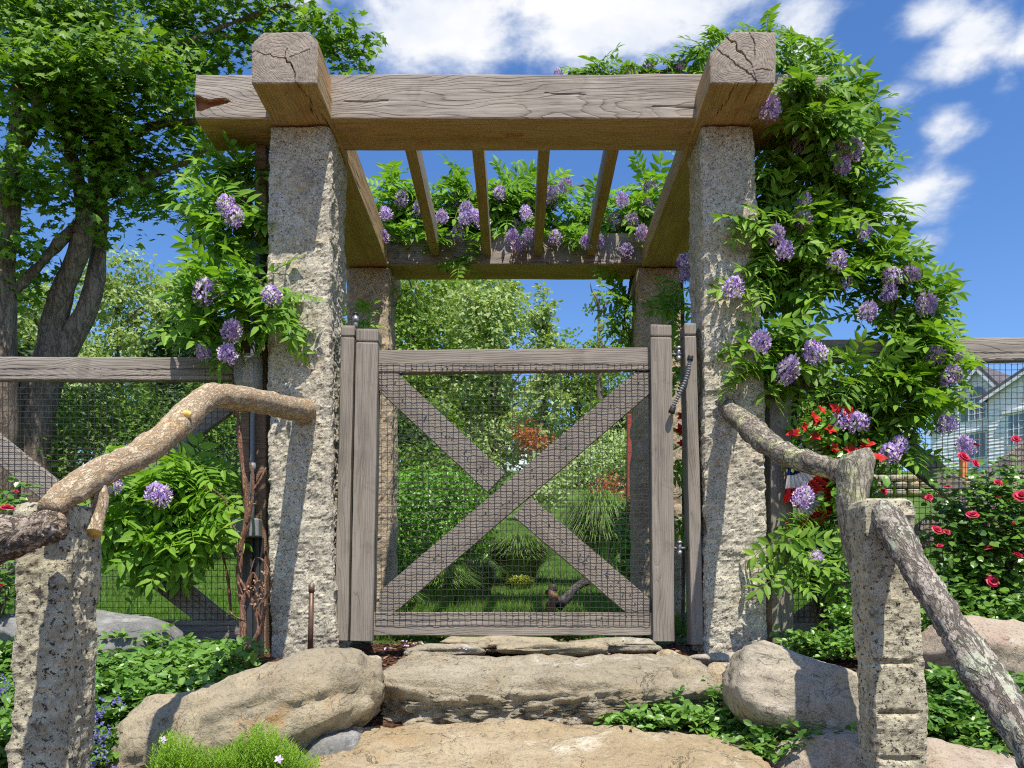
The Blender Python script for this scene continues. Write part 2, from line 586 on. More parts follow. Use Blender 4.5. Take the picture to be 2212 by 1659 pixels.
MT['rock_slab'] = rock('step_stone', (.48, .415, .30), (.38, .325, .225), (.40, .29, .16), bands=.1, rust=.25, bstr=.85)
MT['rock_gold'] = rock('golden_step_stone', (.53, .43, .28), (.44, .34, .20), (.46, .31, .15), rust=.35, pale=(.82, .75, .60), bstr=.8, grit=.4)
MT['rock_pale'] = rock('pale_fieldstone', (.48, .42, .32), (.37, .325, .25), (.46, .35, .23), bands=.5, rust=.25)
MT['rock_pink'] = rock('pinkish_fieldstone', (.47, .385, .29), (.39, .305, .235), (.46, .29, .2), rust=.35, sc=1.3)
MT['branch'] = bark('tan_branch_bark', (.64, .51, .35), (.30, .19, .10), (.56, .36, .18), sc=1.6, furrow=.9, patch=.3, crk=.6)
MT['log'] = bark('grey_log_bark', (.40, .35, .295), (.13, .11, .09), (.32, .27, .21), lichen=(.42, .44, .33), sc=1.1, furrow=1.3)
MT['log_lichen'] = bark('lichened_log_bark', (.38, .33, .26), (.13, .11, .09), (.25, .2, .14), lichen=(.56, .57, .30), sc=1.1, furrow=1.2)
MT['log_pale'] = bark('pale_lichened_bark', (.44, .40, .31), (.16, .14, .11), (.34, .3, .22), lichen=(.60, .60, .36), sc=1.1, furrow=1.0, crk=.7)
MT['log_dark'] = bark('furrowed_log_bark', (.40, .33, .265), (.10, .08, .065), (.36, .25, .14), sc=.9, furrow=1.6)
MT['trunk'] = bark('maple_bark', (.25, .195, .15), (.10, .078, .06), (.2, .16, .12), lx=False, sc=.35)
MT['twig'] = bark('vine_bark', (.34, .19, .13), (.2, .1, .07), (.3, .16, .1), lx=False, sc=1.5)
MT['twig_grey'] = bark('grey_vine_bark', (.26, .2, .15), (.12, .09, .07), (.25, .2, .15), lx=False, sc=1.5)
MT['heart'] = wood('brown_heart_wood', (.30, .15, .06), (.10, .05, .025), ring=120)
MT['cut'] = simple('fresh_cut_wood', (.78, .55, .17), .7, nscale=60)
MT['wire'] = simple('brown_coated_wire', (.045, .034, .028), .55, .4, nscale=60)
MT['metal'] = simple('galvanised_steel', (.42, .43, .45), .38, .5, .8, 40)
MT['copper'] = simple('weathered_copper', (.17, .10, .07), .5, .5, .5, 30)
MT['black'] = simple('black_rubber', (.025, .025, .027), .55, .4)
MT['conduit'] = simple('grey_plastic_conduit', (.20, .21, .23), .5, .4, 0, 12, .1)
MT['channel'] = simple('dark_steel_channel', (.045, .047, .052), .45, .5, .2, 20)
MT['boxgrey'] = simple('grey_plastic_box', (.24, .25, .28), .45, .4, 0, 12, .12)
MT['boxblue'] = simple('blue_grey_box', (.12, .19, .24), .45, .4, 0, 15, .2)
MT['ivory'] = simple('ivory_plastic', (.55, .53, .48), .4, .4, 0, 20, .05)
MT['white'] = simple('white_paint', (.74, .76, .78), .6, .3, 0, 3, .05)
MT['siding'] = simple('white_clapboard', (.76, .78, .79), .65, .3, 0, 2, .05)
MT['roof'] = simple('dark_roof_shingle', (.13, .12, .13), .85, .2, 0, 4, .25)
MT['glass'] = simple('window_glass', (.17, .21, .26), .12, .6, 0, 2, .2)
MT['shutter'] = simple('dark_shutter', (.10, .15, .18), .6)
MT['red'] = simple('red_cloth', (.55, .035, .03), .8, .2)
MT['navy'] = simple('navy_cloth', (.03, .05, .25), .8, .2)
MT['cloth_white'] = simple('white_cloth', (.78, .77, .75), .8, .2, var=.05)
MT['redpaint'] = simple('red_paint', (.30, .06, .045), .6)
MT['orange'] = simple('orange_paint', (.6, .22, .08), .7)
MT['root'] = bark('pale_root_wood', (.35, .21, .12), (.13, .09, .06), (.4, .2, .1), sc=1.0)
MT['root_grey'] = bark('grey_root_wood', (.13, .125, .12), (.05, .048, .045), (.1, .1, .09), sc=1.0)


def clear_plastic():
    m, g = new_mat('clear_plastic')
    p = g.n('BsdfPrincipled', {'Base Color': (.82, .85, .87, 1), 'Roughness': .25, 'Transmission Weight': .2, 'IOR': 1.45, 'Alpha': .34})
    g.n('OutputMaterial', {0: p})
    return m


MT['clear'] = clear_plastic()
MT['wisteria'] = leafmat('wisteria_leaf', (.065, .165, .016), (.23, .39, .045), .34, .5, .25, (.34, .36, .05))
MT['wisteria_l'] = leafmat('young_wisteria_leaf', (.085, .21, .02), (.23, .41, .045), .38, .5, .25, (.42, .44, .07))
MT['maple'] = leafmat('maple_leaf', (.06, .145, .013), (.20, .35, .032), .35, .5, .3)
MT['tree_light'] = leafmat('pale_tree_leaf', (.20, .30, .085), (.42, .51, .23), .3, .55, .3)
MT['tree_mid'] = leafmat('green_tree_leaf', (.12, .21, .035), (.27, .39, .09), .3, .5, .3)
MT['conifer'] = leafmat('conifer_needle', (.02, .045, .018), (.05, .095, .03), .12, .6, .2)
MT['hedge'] = leafmat('arborvitae_spray', (.05, .11, .018), (.14, .24, .035), .2, .6, .25)
MT['box'] = leafmat('boxwood_leaf', (.06, .17, .015), (.17, .36, .035), .25, .35, .45)
MT['cover'] = leafmat('periwinkle_leaf', (.05, .14, .022), (.17, .32, .055), .2, .36, .35)
MT['phlox'] = leafmat('creeping_needle_leaf', (.12, .25, .015), (.27, .43, .045), .35, .5, .25)
MT['grass'] = leafmat('lawn_grass', (.06, .14, .02), (.16, .28, .045), .3, .5, .25)
MT['ograss'] = leafmat('fountain_grass', (.09, .18, .04), (.22, .35, .10), .3, .5, .3)
MT['ygrass'] = leafmat('yellow_grass', (.25, .33, .05), (.42, .45, .08), .3, .5, .3)
MT['rose_leaf'] = leafmat('rose_leaf', (.045, .12, .022), (.14, .28, .035), .2, .33, .45)
MT['redleaf'] = leafmat('russet_leaf', (.25, .07, .03), (.45, .16, .06), .3)
MT['wflower'] = petalmat('wisteria_petal', [(0, (.28, .15, .50)), (.3, (.46, .30, .66)), (.6, (.66, .50, .76)), (.9, (.82, .72, .82)), (1, (.74, .58, .38))])
MT['rose'] = petalmat('rose_petal', [(0, (.42, .012, .05)), (.6, (.68, .035, .10)), (1, (.86, .26, .30))])
MT['redflower'] = petalmat('scarlet_petal', [(0, (.40, .012, .012)), (1, (.68, .035, .025))])
MT['blueflower'] = petalmat('lavender_petal', [(0, (.13, .11, .36)), (1, (.27, .24, .52))])
MT['petal_pale'] = petalmat('fallen_petal', [(0, (.52, .40, .70)), (1, (.76, .66, .84))])


def mulch():
    m, g = new_mat('bark_mulch')
    tc = g.n('TexCoord').outputs['Object']
    n = g.noise(tc, 60, 6, .7)
    v = g.n('TexVoronoi', {'Vector': tc, 'Scale': 55.0})
    c = g.mix(g.smooth(n, .35, .68), (.045, .022, .014, 1), (.20, .10, .06, 1))
    finish(g, c, .95, g.math('ADD', n, v.outputs['Distance']), .9, .02, .1)
    return m


def lawnm():
    m, g = new_mat('lawn_ground')
    tc = g.n('TexCoord').outputs['Object']
    n = g.noise(tc, 1.2, 6, .7)
    n2 = g.noise(tc, 40, 4, .7)
    c = g.mix(g.smooth(n, .3, .7), (.055, .115, .02, 1), (.12, .20, .04, 1))
    c = g.mix(g.smooth(n2, .4, .7, 0, .5), c, (.035, .08, .012, 1))
    finish(g, c, .9, n2, .8, .03, .15)
    return m


MT['mulch'] = mulch()
MT['lawn'] = lawnm()

# ------------------------------------------------------------------ ground
PD = np.array([-6, 0.6, 1.2, 1.7, 2.0, 2.4, 2.8, 3.3, 4.2, 5.0, 6.5, 8, 12, 20, 40, 80, 160, 600])
PZ = np.array([-1.75, -1.7, -1.2, -.75, -.58, -.47, -.33, -.24, -.17, -.08, .08, .27, .95, 2.6, 6.4, 12.0, 19, 40.]) + CAM_Z


def gz(X, Y):
    if np.ndim(X) == 0:
        return float(gz(np.array([float(X)]), np.array([float(Y)]))[0])
    X = np.asarray(X, float); Y = np.asarray(Y, float)
    z = np.interp(Y, PD, PZ)
    side = np.clip((Y - 3.8) / 3, 0, 1)
    return z + side * (.035 * fbm(np.stack([X * .5, Y * .5, X * 0], -1), 3, 5)) + (1 - side) * .02 * fbm(np.stack([X * 4, Y * 4, X * 0], -1), 3, 9)


def ground_sheet(name, ys, xs, mat):
    X, Y = np.meshgrid(xs, ys, indexing='ij')
    Z = gz(X.ravel(), Y.ravel())
    v = np.stack([X.ravel(), Y.ravel(), Z], -1)
    n = len(ys)
    i, j = np.meshgrid(np.arange(len(xs) - 1), np.arange(n - 1), indexing='ij')
    q = np.stack([i * n + j, (i + 1) * n + j, (i + 1) * n + j + 1, i * n + j + 1], -1).reshape(-1, 4)
    o = link(name, mesh_np(name, v, q, mat, None, True))
    return tag(o, kind='structure')


xs_near = np.concatenate([[-400, -100, -30, -12], np.linspace(-6, 6, 121), [12, 30, 100, 400]])
ground_sheet('planting_bed', np.concatenate([[-60, -6], np.linspace(0, 3.85, 60)]), xs_near, MT['mulch'])
ground_sheet('lawn', np.concatenate([np.linspace(3.85, 14, 60), [17, 20, 25, 30, 40, 50, 60, 80, 110, 160, 300, 600]]), xs_near, MT['lawn'])


def norm(a):
    return a / np.maximum(np.linalg.norm(a, axis=-1, keepdims=True), 1e-9)


def scatter(proto, pos, nrm, along, size):
    """Copies of a small flat proto (x along, y across, z out) at every pos."""
    pv, pf = proto
    nrm = norm(nrm)
    ax = norm(along - nrm * (along * nrm).sum(-1, keepdims=True))
    ay = np.cross(nrm, ax)
    size = np.broadcast_to(np.asarray(size, float), (len(pos),))
    s = size[:, None, None]
    v = pos[:, None, :] + s * (pv[None, :, 0:1] * ax[:, None, :] + pv[None, :, 1:2] * ay[:, None, :] + pv[None, :, 2:3] * nrm[:, None, :])
    k = len(pv)
    f = pf[None] + (np.arange(len(pos)) * k)[:, None, None]
    return v.reshape(-1, 3), f.reshape(-1, pf.shape[1])


DIAMOND = (np.array([[0, 0, 0], [.5, .3, .08], [1, 0, -.06], [.5, -.3, .08]]), np.array([[0, 2, 1], [0, 3, 2]]))
OVAL = (np.array([[0, 0, 0], [.3, .26, .07], [.7, .24, .05], [1, 0, -.05], [.7, -.24, .05], [.3, -.26, .07], [.35, 0, 0], [.7, 0, 0]]),
        np.array([[0, 6, 1], [6, 7, 2], [6, 2, 1], [7, 3, 2], [0, 5, 6], [5, 4, 6], [4, 7, 6], [4, 3, 7]]))
_a = [0, 26, 50, 72, 98, 130, 180]
_r = [1.0, .5, .92, .45, .72, .35, .25]
_mp = [(r * math.cos(math.radians(a)), r * math.sin(math.radians(a))) for a, r in zip(_a, _r)]
_mp = _mp + [(x, -y) for x, y in _mp[-2:0:-1]]
MAPLE = (np.array([[0.1, 0, .06]] + [[x, y, -.10 * (x * x + y * y)] for x, y in _mp]),
         np.array([[0, i + 1, (i + 1) % len(_mp) + 1] for i in range(len(_mp))]))


def rand_dirs(n):
    return norm(rng.normal(size=(n, 3)))


# lawn grass close to the fence and in the opening, so that blades show where blades show in the photograph
def lawn_grass():
    n = 150000
    Y = 3.95 + 10.5 * rng.random(n) ** 1.5
    X = (rng.random(n) - .5) * 2 * (Y * .72 + .2)
    keep = fbm(np.stack([X * 2, Y * 2, X * 0], -1), 2, 3) > -.75
    X, Y = X[keep], Y[keep]
    n = len(X)
    p = np.stack([X, Y, gz(X, Y) - .004], -1)
    up = np.array([0, 0, 1.0]) + rng.normal(size=(n, 3)) * .38
    h = .032 + .028 * rng.random(n)
    pv = np.array([[0, -.07, 0], [0, .07, 0], [1, 0, 0]])
    v, f = scatter((pv, np.array([[0, 1, 2]])), p, rand_dirs(n) * np.array([1, 1, .2]), up, h * (1 + Y * .03))
    return tag(wobj('lawn_grass', v, f, MT['grass']), kind='stuff')


lawn_grass()

# ------------------------------------------------------------------ pergola: granite pillars and timber beams
pergola = thing('pergola', 'pergola of four rough granite pillars carrying heavy weathered timber beams', 'pergola', (0, 4.2, 0))


def pillar(x0, x1, y0, y1, z0, z1, res, mat, seed, parent, name='pillar', lean=None, amp=.0105, grooves=(), gx=None, bend=.012):
    v, q, n = grid_box(x1 - x0, y1 - y0, z1 - z0, res, .02)
    c = np.array([(x0 + x1) / 2, (y0 + y1) / 2, (z0 + z1) / 2])
    w = v + c
    ws = w + .03 * np.stack([fbm(w * 11 + 5, 2, seed + 1), fbm(w * 11 + 9, 2, seed + 2), fbm(w * 11 + 2, 2, seed + 3)], -1)
    d = amp * (.55 * fbm(w * np.array([3, 3, 2]), 2, seed + 20) - 1.5 * np.abs(vnoise(ws * np.array([8, 8, 6]), seed + 40)) + .5
               - .85 * np.abs(vnoise(ws * np.array([19, 19, 16]), seed + 41)) - .5 * np.abs(vnoise(w * 41, seed + 42)) + .3 * fbm(w * 75, 3, seed + 60))
    top = np.clip((z1 - w[:, 2]) / .02, 0, 1)
    w = w + n * (d * np.clip(top + .15, 0, 1))[:, None]
    for gzv in grooves:
        msk = np.exp(-((w[:, 2] - gzv) / .006) ** 2) * (n[:, 1] < -.5)
        if gx: msk = msk * np.clip((w[:, 0] - gx[0]) / .01, 0, 1) * np.clip((gx[1] - w[:, 0]) / .01, 0, 1)
        w[:, 1] += .012 * msk
    t = (w[:, 2] - z0) / (z1 - z0)
    if lean is not None:       # (left shift, right shift) of the front edges at the foot
        u = np.clip((w[:, 0] - x0) / (x1 - x0), 0, 1)
        w[:, 0] += (1 - t) * (lean[0] * (1 - u) + lean[1] * u)
    w[:, 0] += bend * fbm(np.stack([w[:, 2] * 1.6, w[:, 2] * 0, w[:, 2] * 0 + seed], -1), 2, seed + 80)
    return wobj(name, w, q, mat, parent, None, False)


ZT = 2.0 + CAM_Z
gr_right = [float(V(0, y, 3.4)[2]) for y in (897, 950, 1001, 1055, 1112, 1163, 1217, 1269, 1329)]
pillar(-1.045, -.775, 3.42, 3.77, -.12, ZT - .004, .0095, MT['granite'], 3, pergola, lean=(.01, .012))
pillar(.762, .992, 3.42, 3.69, -.12, ZT - .004, .0085, MT['granite'], 14, pergola, lean=(.03, .085), grooves=gr_right, gx=(.955, 1.1), bend=.006)
pillar(-1.01, -.745, 4.87, 5.15, -.1, ZT - .004, .02, MT['granite_rear'], 25, pergola)
pillar(.715, 1.0, 4.87, 5.15, -.1, ZT - .004, .02, MT['granite_rear'], 36, pergola)


def seg_dist(p, a, b):
    a = np.array(a); b = np.array(b)
    ab = b - a
    t = np.clip(((p - a) @ ab) / (ab @ ab), 0, 1)
    return np.linalg.norm(p - (a + t[:, None] * ab), axis=1)


def beam(name, p0, p1, w, h, mats, parent, res=.05, r=.006, seed=1, chamf=None, fn=None, wob=.002, resx=None, inner=0, roll=0.0, heart=None):
    """A timber from p0 to p1 (its axis); local X runs along it. mats: face / bottom / end."""
    p0, p1 = Vector([float(c) for c in p0]), Vector([float(c) for c in p1])
    ax = (p1 - p0)
    L = ax.length
    ax.normalize()
    up = Vector((0, 0, 1)) if abs(ax.z) < .95 else Vector((0, 1, 0))
    ay = up.cross(ax).normalized()
    az = ax.cross(ay)
    M = Matrix((ax, ay, az)).transposed().to_4x4()
    M.translation = (p0 + p1) / 2
    if roll:
        M = M @ Matrix.Rotation(roll, 4, 'X')
    v, q, n = grid_box(L, w, h, res, r, resx=resx)
    d = wob * fbm(v * np.array([3, 9, 9]) + seed * 3.1, 3, seed) + wob * .35 * fbm(v * np.array([9, 70, 70]), 2, seed + 5)
    if chamf:                 # (+y+z, -y+z, +y-z, -y-z) corner sizes
        for s, (sy, sz) in zip(chamf, ((1, 1), (-1, 1), (1, -1), (-1, -1))):
            if s:
                e = sy * v[:, 1] + sz * v[:, 2] - (w / 2 + h / 2 - s)
                e = np.clip(e, 0, None) / 2
                v[:, 1] -= sy * e
                v[:, 2] -= sz * e
    if fn is not None:
        v = fn(v, n, L, w, h)
    v = v + n * d[:, None]
    mi = None
    ml = mats if isinstance(mats, list) else [mats]
    if len(ml) > 1:
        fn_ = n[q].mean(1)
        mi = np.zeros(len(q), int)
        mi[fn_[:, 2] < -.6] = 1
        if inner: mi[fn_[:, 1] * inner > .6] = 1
        if heart is not None: mi[heart(v[q].mean(1), fn_, L)] = len(ml) - 1
        if len(ml) > 2: mi[np.abs(fn_[:, 0]) > .6] = 2
    me = mesh_np(name, v, q, ml, mi, False)
    return link(name, me, parent, M)


def cracks(lines, endx, depth=.02, width=.0015, under=()):
    def fn(v, n, L, w, h):
        wob_ = lambda q: np.stack([fbm(q * 38 + 3, 3, 77), fbm(q * 38 + 8, 3, 78)], -1) * .0075
        e = (v[:, 0] - endx * L / 2) * endx > -.004
        yz = v[:, 1:3] + wob_(v)
        for k_, (a, b) in enumerate(lines):
            g = np.exp(-(seg_dist(yz, a, b) / (width * (1.15 if k_ < 1 else .75))) ** 2) * (1.0 if k_ < 2 else .35)
            v[:, 0] -= np.where(e, endx * depth * g, 0)
        if under:
            b_ = n[:, 2] < -.6
            xy = np.stack([(v[:, 0] - endx * L / 2) * -endx, v[:, 1]], -1) + wob_(v)
            for a, b in under:
                g = np.exp(-(seg_dist(xy, a, b) / width) ** 2)
                v[:, 2] += np.where(b_, depth * .8 * g, 0)
        return v
    return fn


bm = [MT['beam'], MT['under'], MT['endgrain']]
HB = .2
# side beams run from the overhang in front to the overhang behind; the near 0.3 m is modelled finely for the checks in the end grain
def side_beam(xc, w, lines, under, chamf, seed):
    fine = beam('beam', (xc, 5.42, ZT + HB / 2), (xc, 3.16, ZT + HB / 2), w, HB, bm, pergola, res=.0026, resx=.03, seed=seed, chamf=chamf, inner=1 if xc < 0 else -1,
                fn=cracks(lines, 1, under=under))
    return fine


side_beam(-.897, .255, [((.0, -.005), (.04, -.055)), ((.04, -.055), (.045, -.1)), ((.0, -.005), (-.055, .01)), ((-.055, .01), (-.128, .03)), ((0, 0), (.01, .03)), ((.02, .0), (.1, .035))],
          [((0, .045), (.1, .075)), ((.1, .075), (.17, .06)), ((.17, .06), (.27, .085)), ((.2, .09), (.3, .12))], (.035, .05, 0, 0), 5)
side_beam(.8725, .255, [((-.06, .09), (.03, -.03)), ((-.1, .035), (.06, -.09)), ((.03, -.03), (.06, -.09)), ((.05, -.04), (.12, -.055)), ((.06, -.09), (.055, -.1)), ((.03, .09), (.05, .01))],
          [((0, .05), (.12, .03)), ((0, -.02), (.2, -.05))], (0, .085, 0, 0), 9)
# front lintel with a knot hole at its left end and checks along its face
def knot_e(x, z):
    hw = .027 * np.clip(1 - np.clip(x / .152, 0, 1) ** 1.7, .02, 1) * (1 + .25 * np.sin(x * 55 + 1))
    zz = z + .028 + .006 * np.sin(x * 38)
    return np.abs(zz) / hw + np.clip(x - .15, 0, 1) * 60


def lintel_fn(v, n, L, w, h):
    # local +x runs to the right in the photo; the front face is -y
    fr = n[:, 1] < -.6
    x, z = v[:, 0] + L / 2, v[:, 2]
    e = knot_e(x, z)
    v[:, 1] += np.where(fr, .026 * np.clip((1.02 - e) * 2.2, 0, 1), 0)
    xz = np.stack([x, z], -1)
    for a, b in [((.62, -.025), (.8, -.02)), ((1.45, .012), (1.62, .006)), ((1.9, -.042), (2.1, -.046)), ((.42, .012), (.5, .014))]:
        g = np.exp(-(seg_dist(xz, np.array(a), np.array(b)) / .0022) ** 2)
        v[:, 1] += np.where(fr, .008 * g, 0)
    bt = n[:, 2] < -.6
    xy = np.stack([x, v[:, 1]], -1)
    for cx, cy, rx, ry in ((1.33, 0.0, .045, .018), (.93, .06, .035, .014), (2.1, -.02, .035, .013)):
        e = ((xy[:, 0] - cx) / rx) ** 2 + ((xy[:, 1] - cy) / ry) ** 2
        v[:, 2] += np.where(bt, .016 * np.clip(1.2 - e, 0, 1), 0)
    return v


def knot_heart(c, fn_, L):
    x = c[:, 0] + L / 2
    return (fn_[:, 1] < -.3) & (knot_e(x, c[:, 2]) < .97)


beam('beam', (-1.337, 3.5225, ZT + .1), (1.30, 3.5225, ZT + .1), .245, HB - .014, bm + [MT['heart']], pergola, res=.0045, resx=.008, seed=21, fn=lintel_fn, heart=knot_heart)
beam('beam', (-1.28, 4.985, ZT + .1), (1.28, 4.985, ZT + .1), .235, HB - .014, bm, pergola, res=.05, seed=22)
for k, x in enumerate((-.485, -.178, .126, .44)):
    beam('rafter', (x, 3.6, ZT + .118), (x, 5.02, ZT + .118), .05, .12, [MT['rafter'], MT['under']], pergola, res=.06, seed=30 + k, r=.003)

# ------------------------------------------------------------------ gate
GD = 3.46
gate = thing('gate', 'wooden gate with crossed braces and brown wire mesh between the granite pillars', 'gate', V(1100, 1385, GD + .03))


def stile(xa_t, xb_t, ya, xa_b, xb_b, yb, D, dp, parent, name, mat, kerf, seed):
    t0, t1 = V((xa_t + xb_t) / 2, ya, D), V((xa_b + xb_b) / 2, yb, D)
    t0[1] = t1[1] = D + dp / 2
    w = (xb_t - xa_t) * MPP(D)
    zk = kerf * MPP(D)
    def fn(v, n, L, w_, h):
        x = v[:, 0] + L / 2
        g = np.exp(-((x - zk) / .0035) ** 2)
        s = 1 - .16 * g - .05 * np.clip(1 - x / .01, 0, 1)
        v[:, 1] *= s; v[:, 2] *= s
        return v
    # up hint for a vertical axis is +Y, so local z is depth and local y is width
    return beam(name, t0, t1, w, dp, mat, parent, res=.02, resx=.004, seed=seed, fn=fn, r=.004)


stile(769, 818, 709, 757, 804, 1386, GD, .085, gate, 'stile', MT['gate'], 29, 41)
stile(1405, 1452, 700, 1409, 1459, 1387, GD, .085, gate, 'stile', MT['gate'], 27, 42)


def flat_board(name, a, b, wpx, D, th, parent, mat, seed, r=.003):
    """A board between two view points, wpx wide across its run, its front face at depth D."""
    p0, p1 = V(a[0], a[1], D), V(b[0], b[1], D)
    p0[1] = p1[1] = D + th / 2
    return beam(name, p0, p1, th, wpx * MPP(D), mat, parent, res=.03, resx=.04, seed=seed, r=r)


RD = GD + .028
flat_board('rail', (814, 781), (1407, 774), 48, RD, .045, gate, MT['gate'], 43)
flat_board('rail', (802, 1348), (1410, 1348), 50, RD, .045, gate, MT['gate'], 44)


def clipped_brace(name, a, b, wpx, D, th, xl, xr, yt, yb, seed):
    """A diagonal board whose ends are cut to fit the corner of the frame (xl..xr, yt..yb in view px)."""
    a, b = np.array(a, float), np.array(b, float)
    d = (b - a) / np.linalg.norm(b - a)
    nrm = np.array([-d[1], d[0]]) * wpx / 2
    poly = [a + nrm, b + nrm, b - nrm, a - nrm]
    def clip(poly, f):
        out = []
        for i in range(len(poly)):
            p, q = poly[i], poly[(i + 1) % len(poly)]
            fp, fq = f(p), f(q)
            if fp >= 0: out.append(p)
            if fp * fq < 0: out.append(p + (q - p) * fp / (fp - fq))
        return out
    for f in (lambda p: p[0] - xl, lambda p: xr - p[0], lambda p: p[1] - yt, lambda p: yb - p[1]):
        poly = clip(poly, f)
    P = np.array([V(p[0], p[1], D) for p in poly])
    c = P.mean(0)
    ax = V(a[0] + d[0], a[1] + d[1], D) - V(a[0], a[1], D)
    ax = ax / np.linalg.norm(ax)
    M = Matrix(((ax[0], 0, ax[2]), (0, 1, 0), (-ax[2], 0, ax[0]))).inverted().to_4x4()
    M.translation = Vector(c)
    loc = np.array([M.inverted() @ Vector(p) for p in P])
    n = len(loc)
    v = np.concatenate([loc, loc + np.array([0, th, 0])])
    # slight shrink of the front face reads as a worn edge
    v[:n] *= np.array([.998, 1, .985])
    fr = list(range(n)); bk = list(range(n, 2 * n))
    area = sum(loc[i][0] * loc[(i + 1) % n][2] - loc[(i + 1) % n][0] * loc[i][2] for i in range(n))
    if area < 0: fr = fr[::-1]
    me = bpy.data.meshes.new(name)
    faces = [fr, bk if area < 0 else bk[::-1]]
    for i in range(n):
        j = (i + 1) % n
        faces.append([i, i + n, j + n, j] if area > 0 else [j, j + n, i + n, i])
    me.from_pydata([tuple(p) for p in v], [], faces)
    me.materials.append(MT['gate'])
    return link(name, me, gate, M)


bx = dict(xl=819, xr=1404, yt=804, yb=1322)
clipped_brace('brace', (796, 1334), (1428, 792), 56, RD + .002, .038, seed=45, **bx)
clipped_brace('brace', (800, 788), (1072, 1042), 56, RD + .003, .036, xl=819, xr=1404, yt=804, yb=1322, seed=46)
clipped_brace('brace', (1128, 1094), (1430, 1352), 56, RD + .003, .036, xl=819, xr=1404, yt=804, yb=1322, seed=47)


def wire_mesh(x0, x1, y0, y1, D, cell, parent, rad=.0013, seed=1, sag=.0016):
    """Welded wire: three-sided rods, gently wavy, all in one part."""
    mb = MB()
    A, B = V(x0, y0, D), V(x1, y1, D)
    nx, nz = int(round((B[0] - A[0]) / cell)), int(round((A[2] - B[2]) / cell))
    rr = random.Random(seed)
    nn = lambda: rr.uniform(-1, 1) * sag
    for i in range(nx + 1):
        x = A[0] + (B[0] - A[0]) * i / nx
        P = [np.array([x + nn(), D, A[2] + (B[2] - A[2]) * t]) for t in np.linspace(0, 1, 16)]
        v, f, _ = tube(P, [rad] * len(P), 0, 3, False)
        mb.add(v, f)
    for k in range(nz + 1):
        z = A[2] + (B[2] - A[2]) * k / nz
        P = [np.array([A[0] + (B[0] - A[0]) * t, D - rad * 1.4 + nn() * .5, z + nn()]) for t in np.linspace(0, 1, 2 * nx + 1)]
        v, f, _ = tube(P, [rad] * len(P), 0, 3, False)
        mb.add(v, f)
    return tag(mb.build('wire_mesh', MT['wire'], parent), kind='stuff')


wire_mesh(811, 1404, 786, 1351, RD - .0016, .0254, gate, sag=.0022)
mb = MB()
for _k in range(90):                # staples along the rails and braces
    _u = R.random()
    _x, _y = R.choice([(820 + 580 * _u, 797), (815 + 590 * _u, 1335), (830 + 560 * _u, 1310 - 500 * _u), (830 + 230 * _u, 815 + 215 * _u), (1150 + 240 * _u, 1115 + 190 * _u)])
    _c = V(_x + R.uniform(-12, 12), _y + R.uniform(-8, 8), RD)
    mb.add(boxv(_c[0] - .003, _c[0] + .003, RD - .004, RD + .002, _c[2] - .0008, _c[2] + .0008), BOXF)
tag(mb.build('staples', MT['metal'], gate), kind='stuff')

for (x, y) in ((1466, 764), (1468, 1184)):
    h = MB()
    c = V(x, y, GD + .02)
    v, f, _ = tube([c + np.array([0, 0, -.028]), c + np.array([0, 0, -.012])], [.011, .011], 3, 12); h.add(v, f)
    v, f, _ = tube([c + np.array([0, 0, -.012]), c + np.array([0, 0, .02])], [.0085, .0085], 3, 12); h.add(v, f)
    v, f, _ = tube([c + np.array([0, 0, .02]), c + np.array([0, 0, .03])], [.012, .010], 3, 12); h.add(v, f)
    v, f, _ = tube([c + np.array([-.035, .01, 0]), c + np.array([.035, .01, 0])], [.006, .006], 3, 8); h.add(v, f)
    h.build('hinge', MT['metal'], gate, True)


def jamb(xa_t, xb_t, ya, xa_b, xb_b, yb, D, dp, label, seed, kerf):
    t = thing('gate_jamb', label, 'post', V((xa_b + xb_b) / 2, yb, D))
    stile(xa_t, xb_t, ya, xa_b, xb_b, yb, D, dp, t, 'post', MT['gate'], kerf, seed)
    return t


jamb(737, 766, 703, 720, 752, 1385, GD + .01, .09, 'narrow wooden jamb post on the left of the gate, against the wider granite pillar', 51, 24)
jamb(1478, 1504, 697, 1493, 1522, 1393, GD - .01, .10, 'narrow wooden jamb post on the right of the gate, by the coiled black closer', 52, 27)

# latch knob standing on the left jamb
lt = thing('gate_latch', 'small grey metal latch knob on top of the left jamb post', 'latch', V(768, 702, GD + .06))
mb = MB()
c = V(768, 705, GD + .06)
for z0, z1, r0, r1 in ((0, .022, .011, .011), (.022, .04, .016, .014), (.04, .05, .010, .008)):
    v, f, _ = tube([c + np.array([0, 0, z0]), c + np.array([0, 0, z1])], [r0, r1], 3, 12)
    mb.add(v, f)
mb.build('knob', MT['metal'], lt, True)
mb = MB()
v, f, _ = tube([c + np.array([0, 0, .05]), c + np.array([0, 0, .058])], [.011, .011], 3, 12); mb.add(v, f)
mb.build('cap', MT['black'], lt, True)

# corrugated closer between gate and jamb
cl = thing('gate_closer', 'black corrugated spring closer hanging between gate and right jamb', 'gate closer', V(1470, 830, GD - .02))
P = [V(1491, 774, GD - .035), V(1484, 812, GD - .03), V(1468, 850, GD - .028), V(1452, 884, GD - .025)]
C = catmull(P, 90)
rad = .0075 + .0024 * np.sin(np.arange(90) * 2 * np.pi / 4.2)
v, f, _ = tube(C, rad, 0, 12)
wobj('spring', v, f, MT['conduit'], cl, None, True)
v, f, _ = tube([C[0] + np.array([.002, 0, .01]), C[4]], [.0125, .0125], 4, 14)
wobj('cuff', v, f, MT['black'], cl, None, True)
v, f, _ = tube([C[-6], C[-1] + np.array([-.004, 0, -.016])], [.012, .014], 4, 14)
wobj('cuff', v, f, MT['black'], cl, None, True)

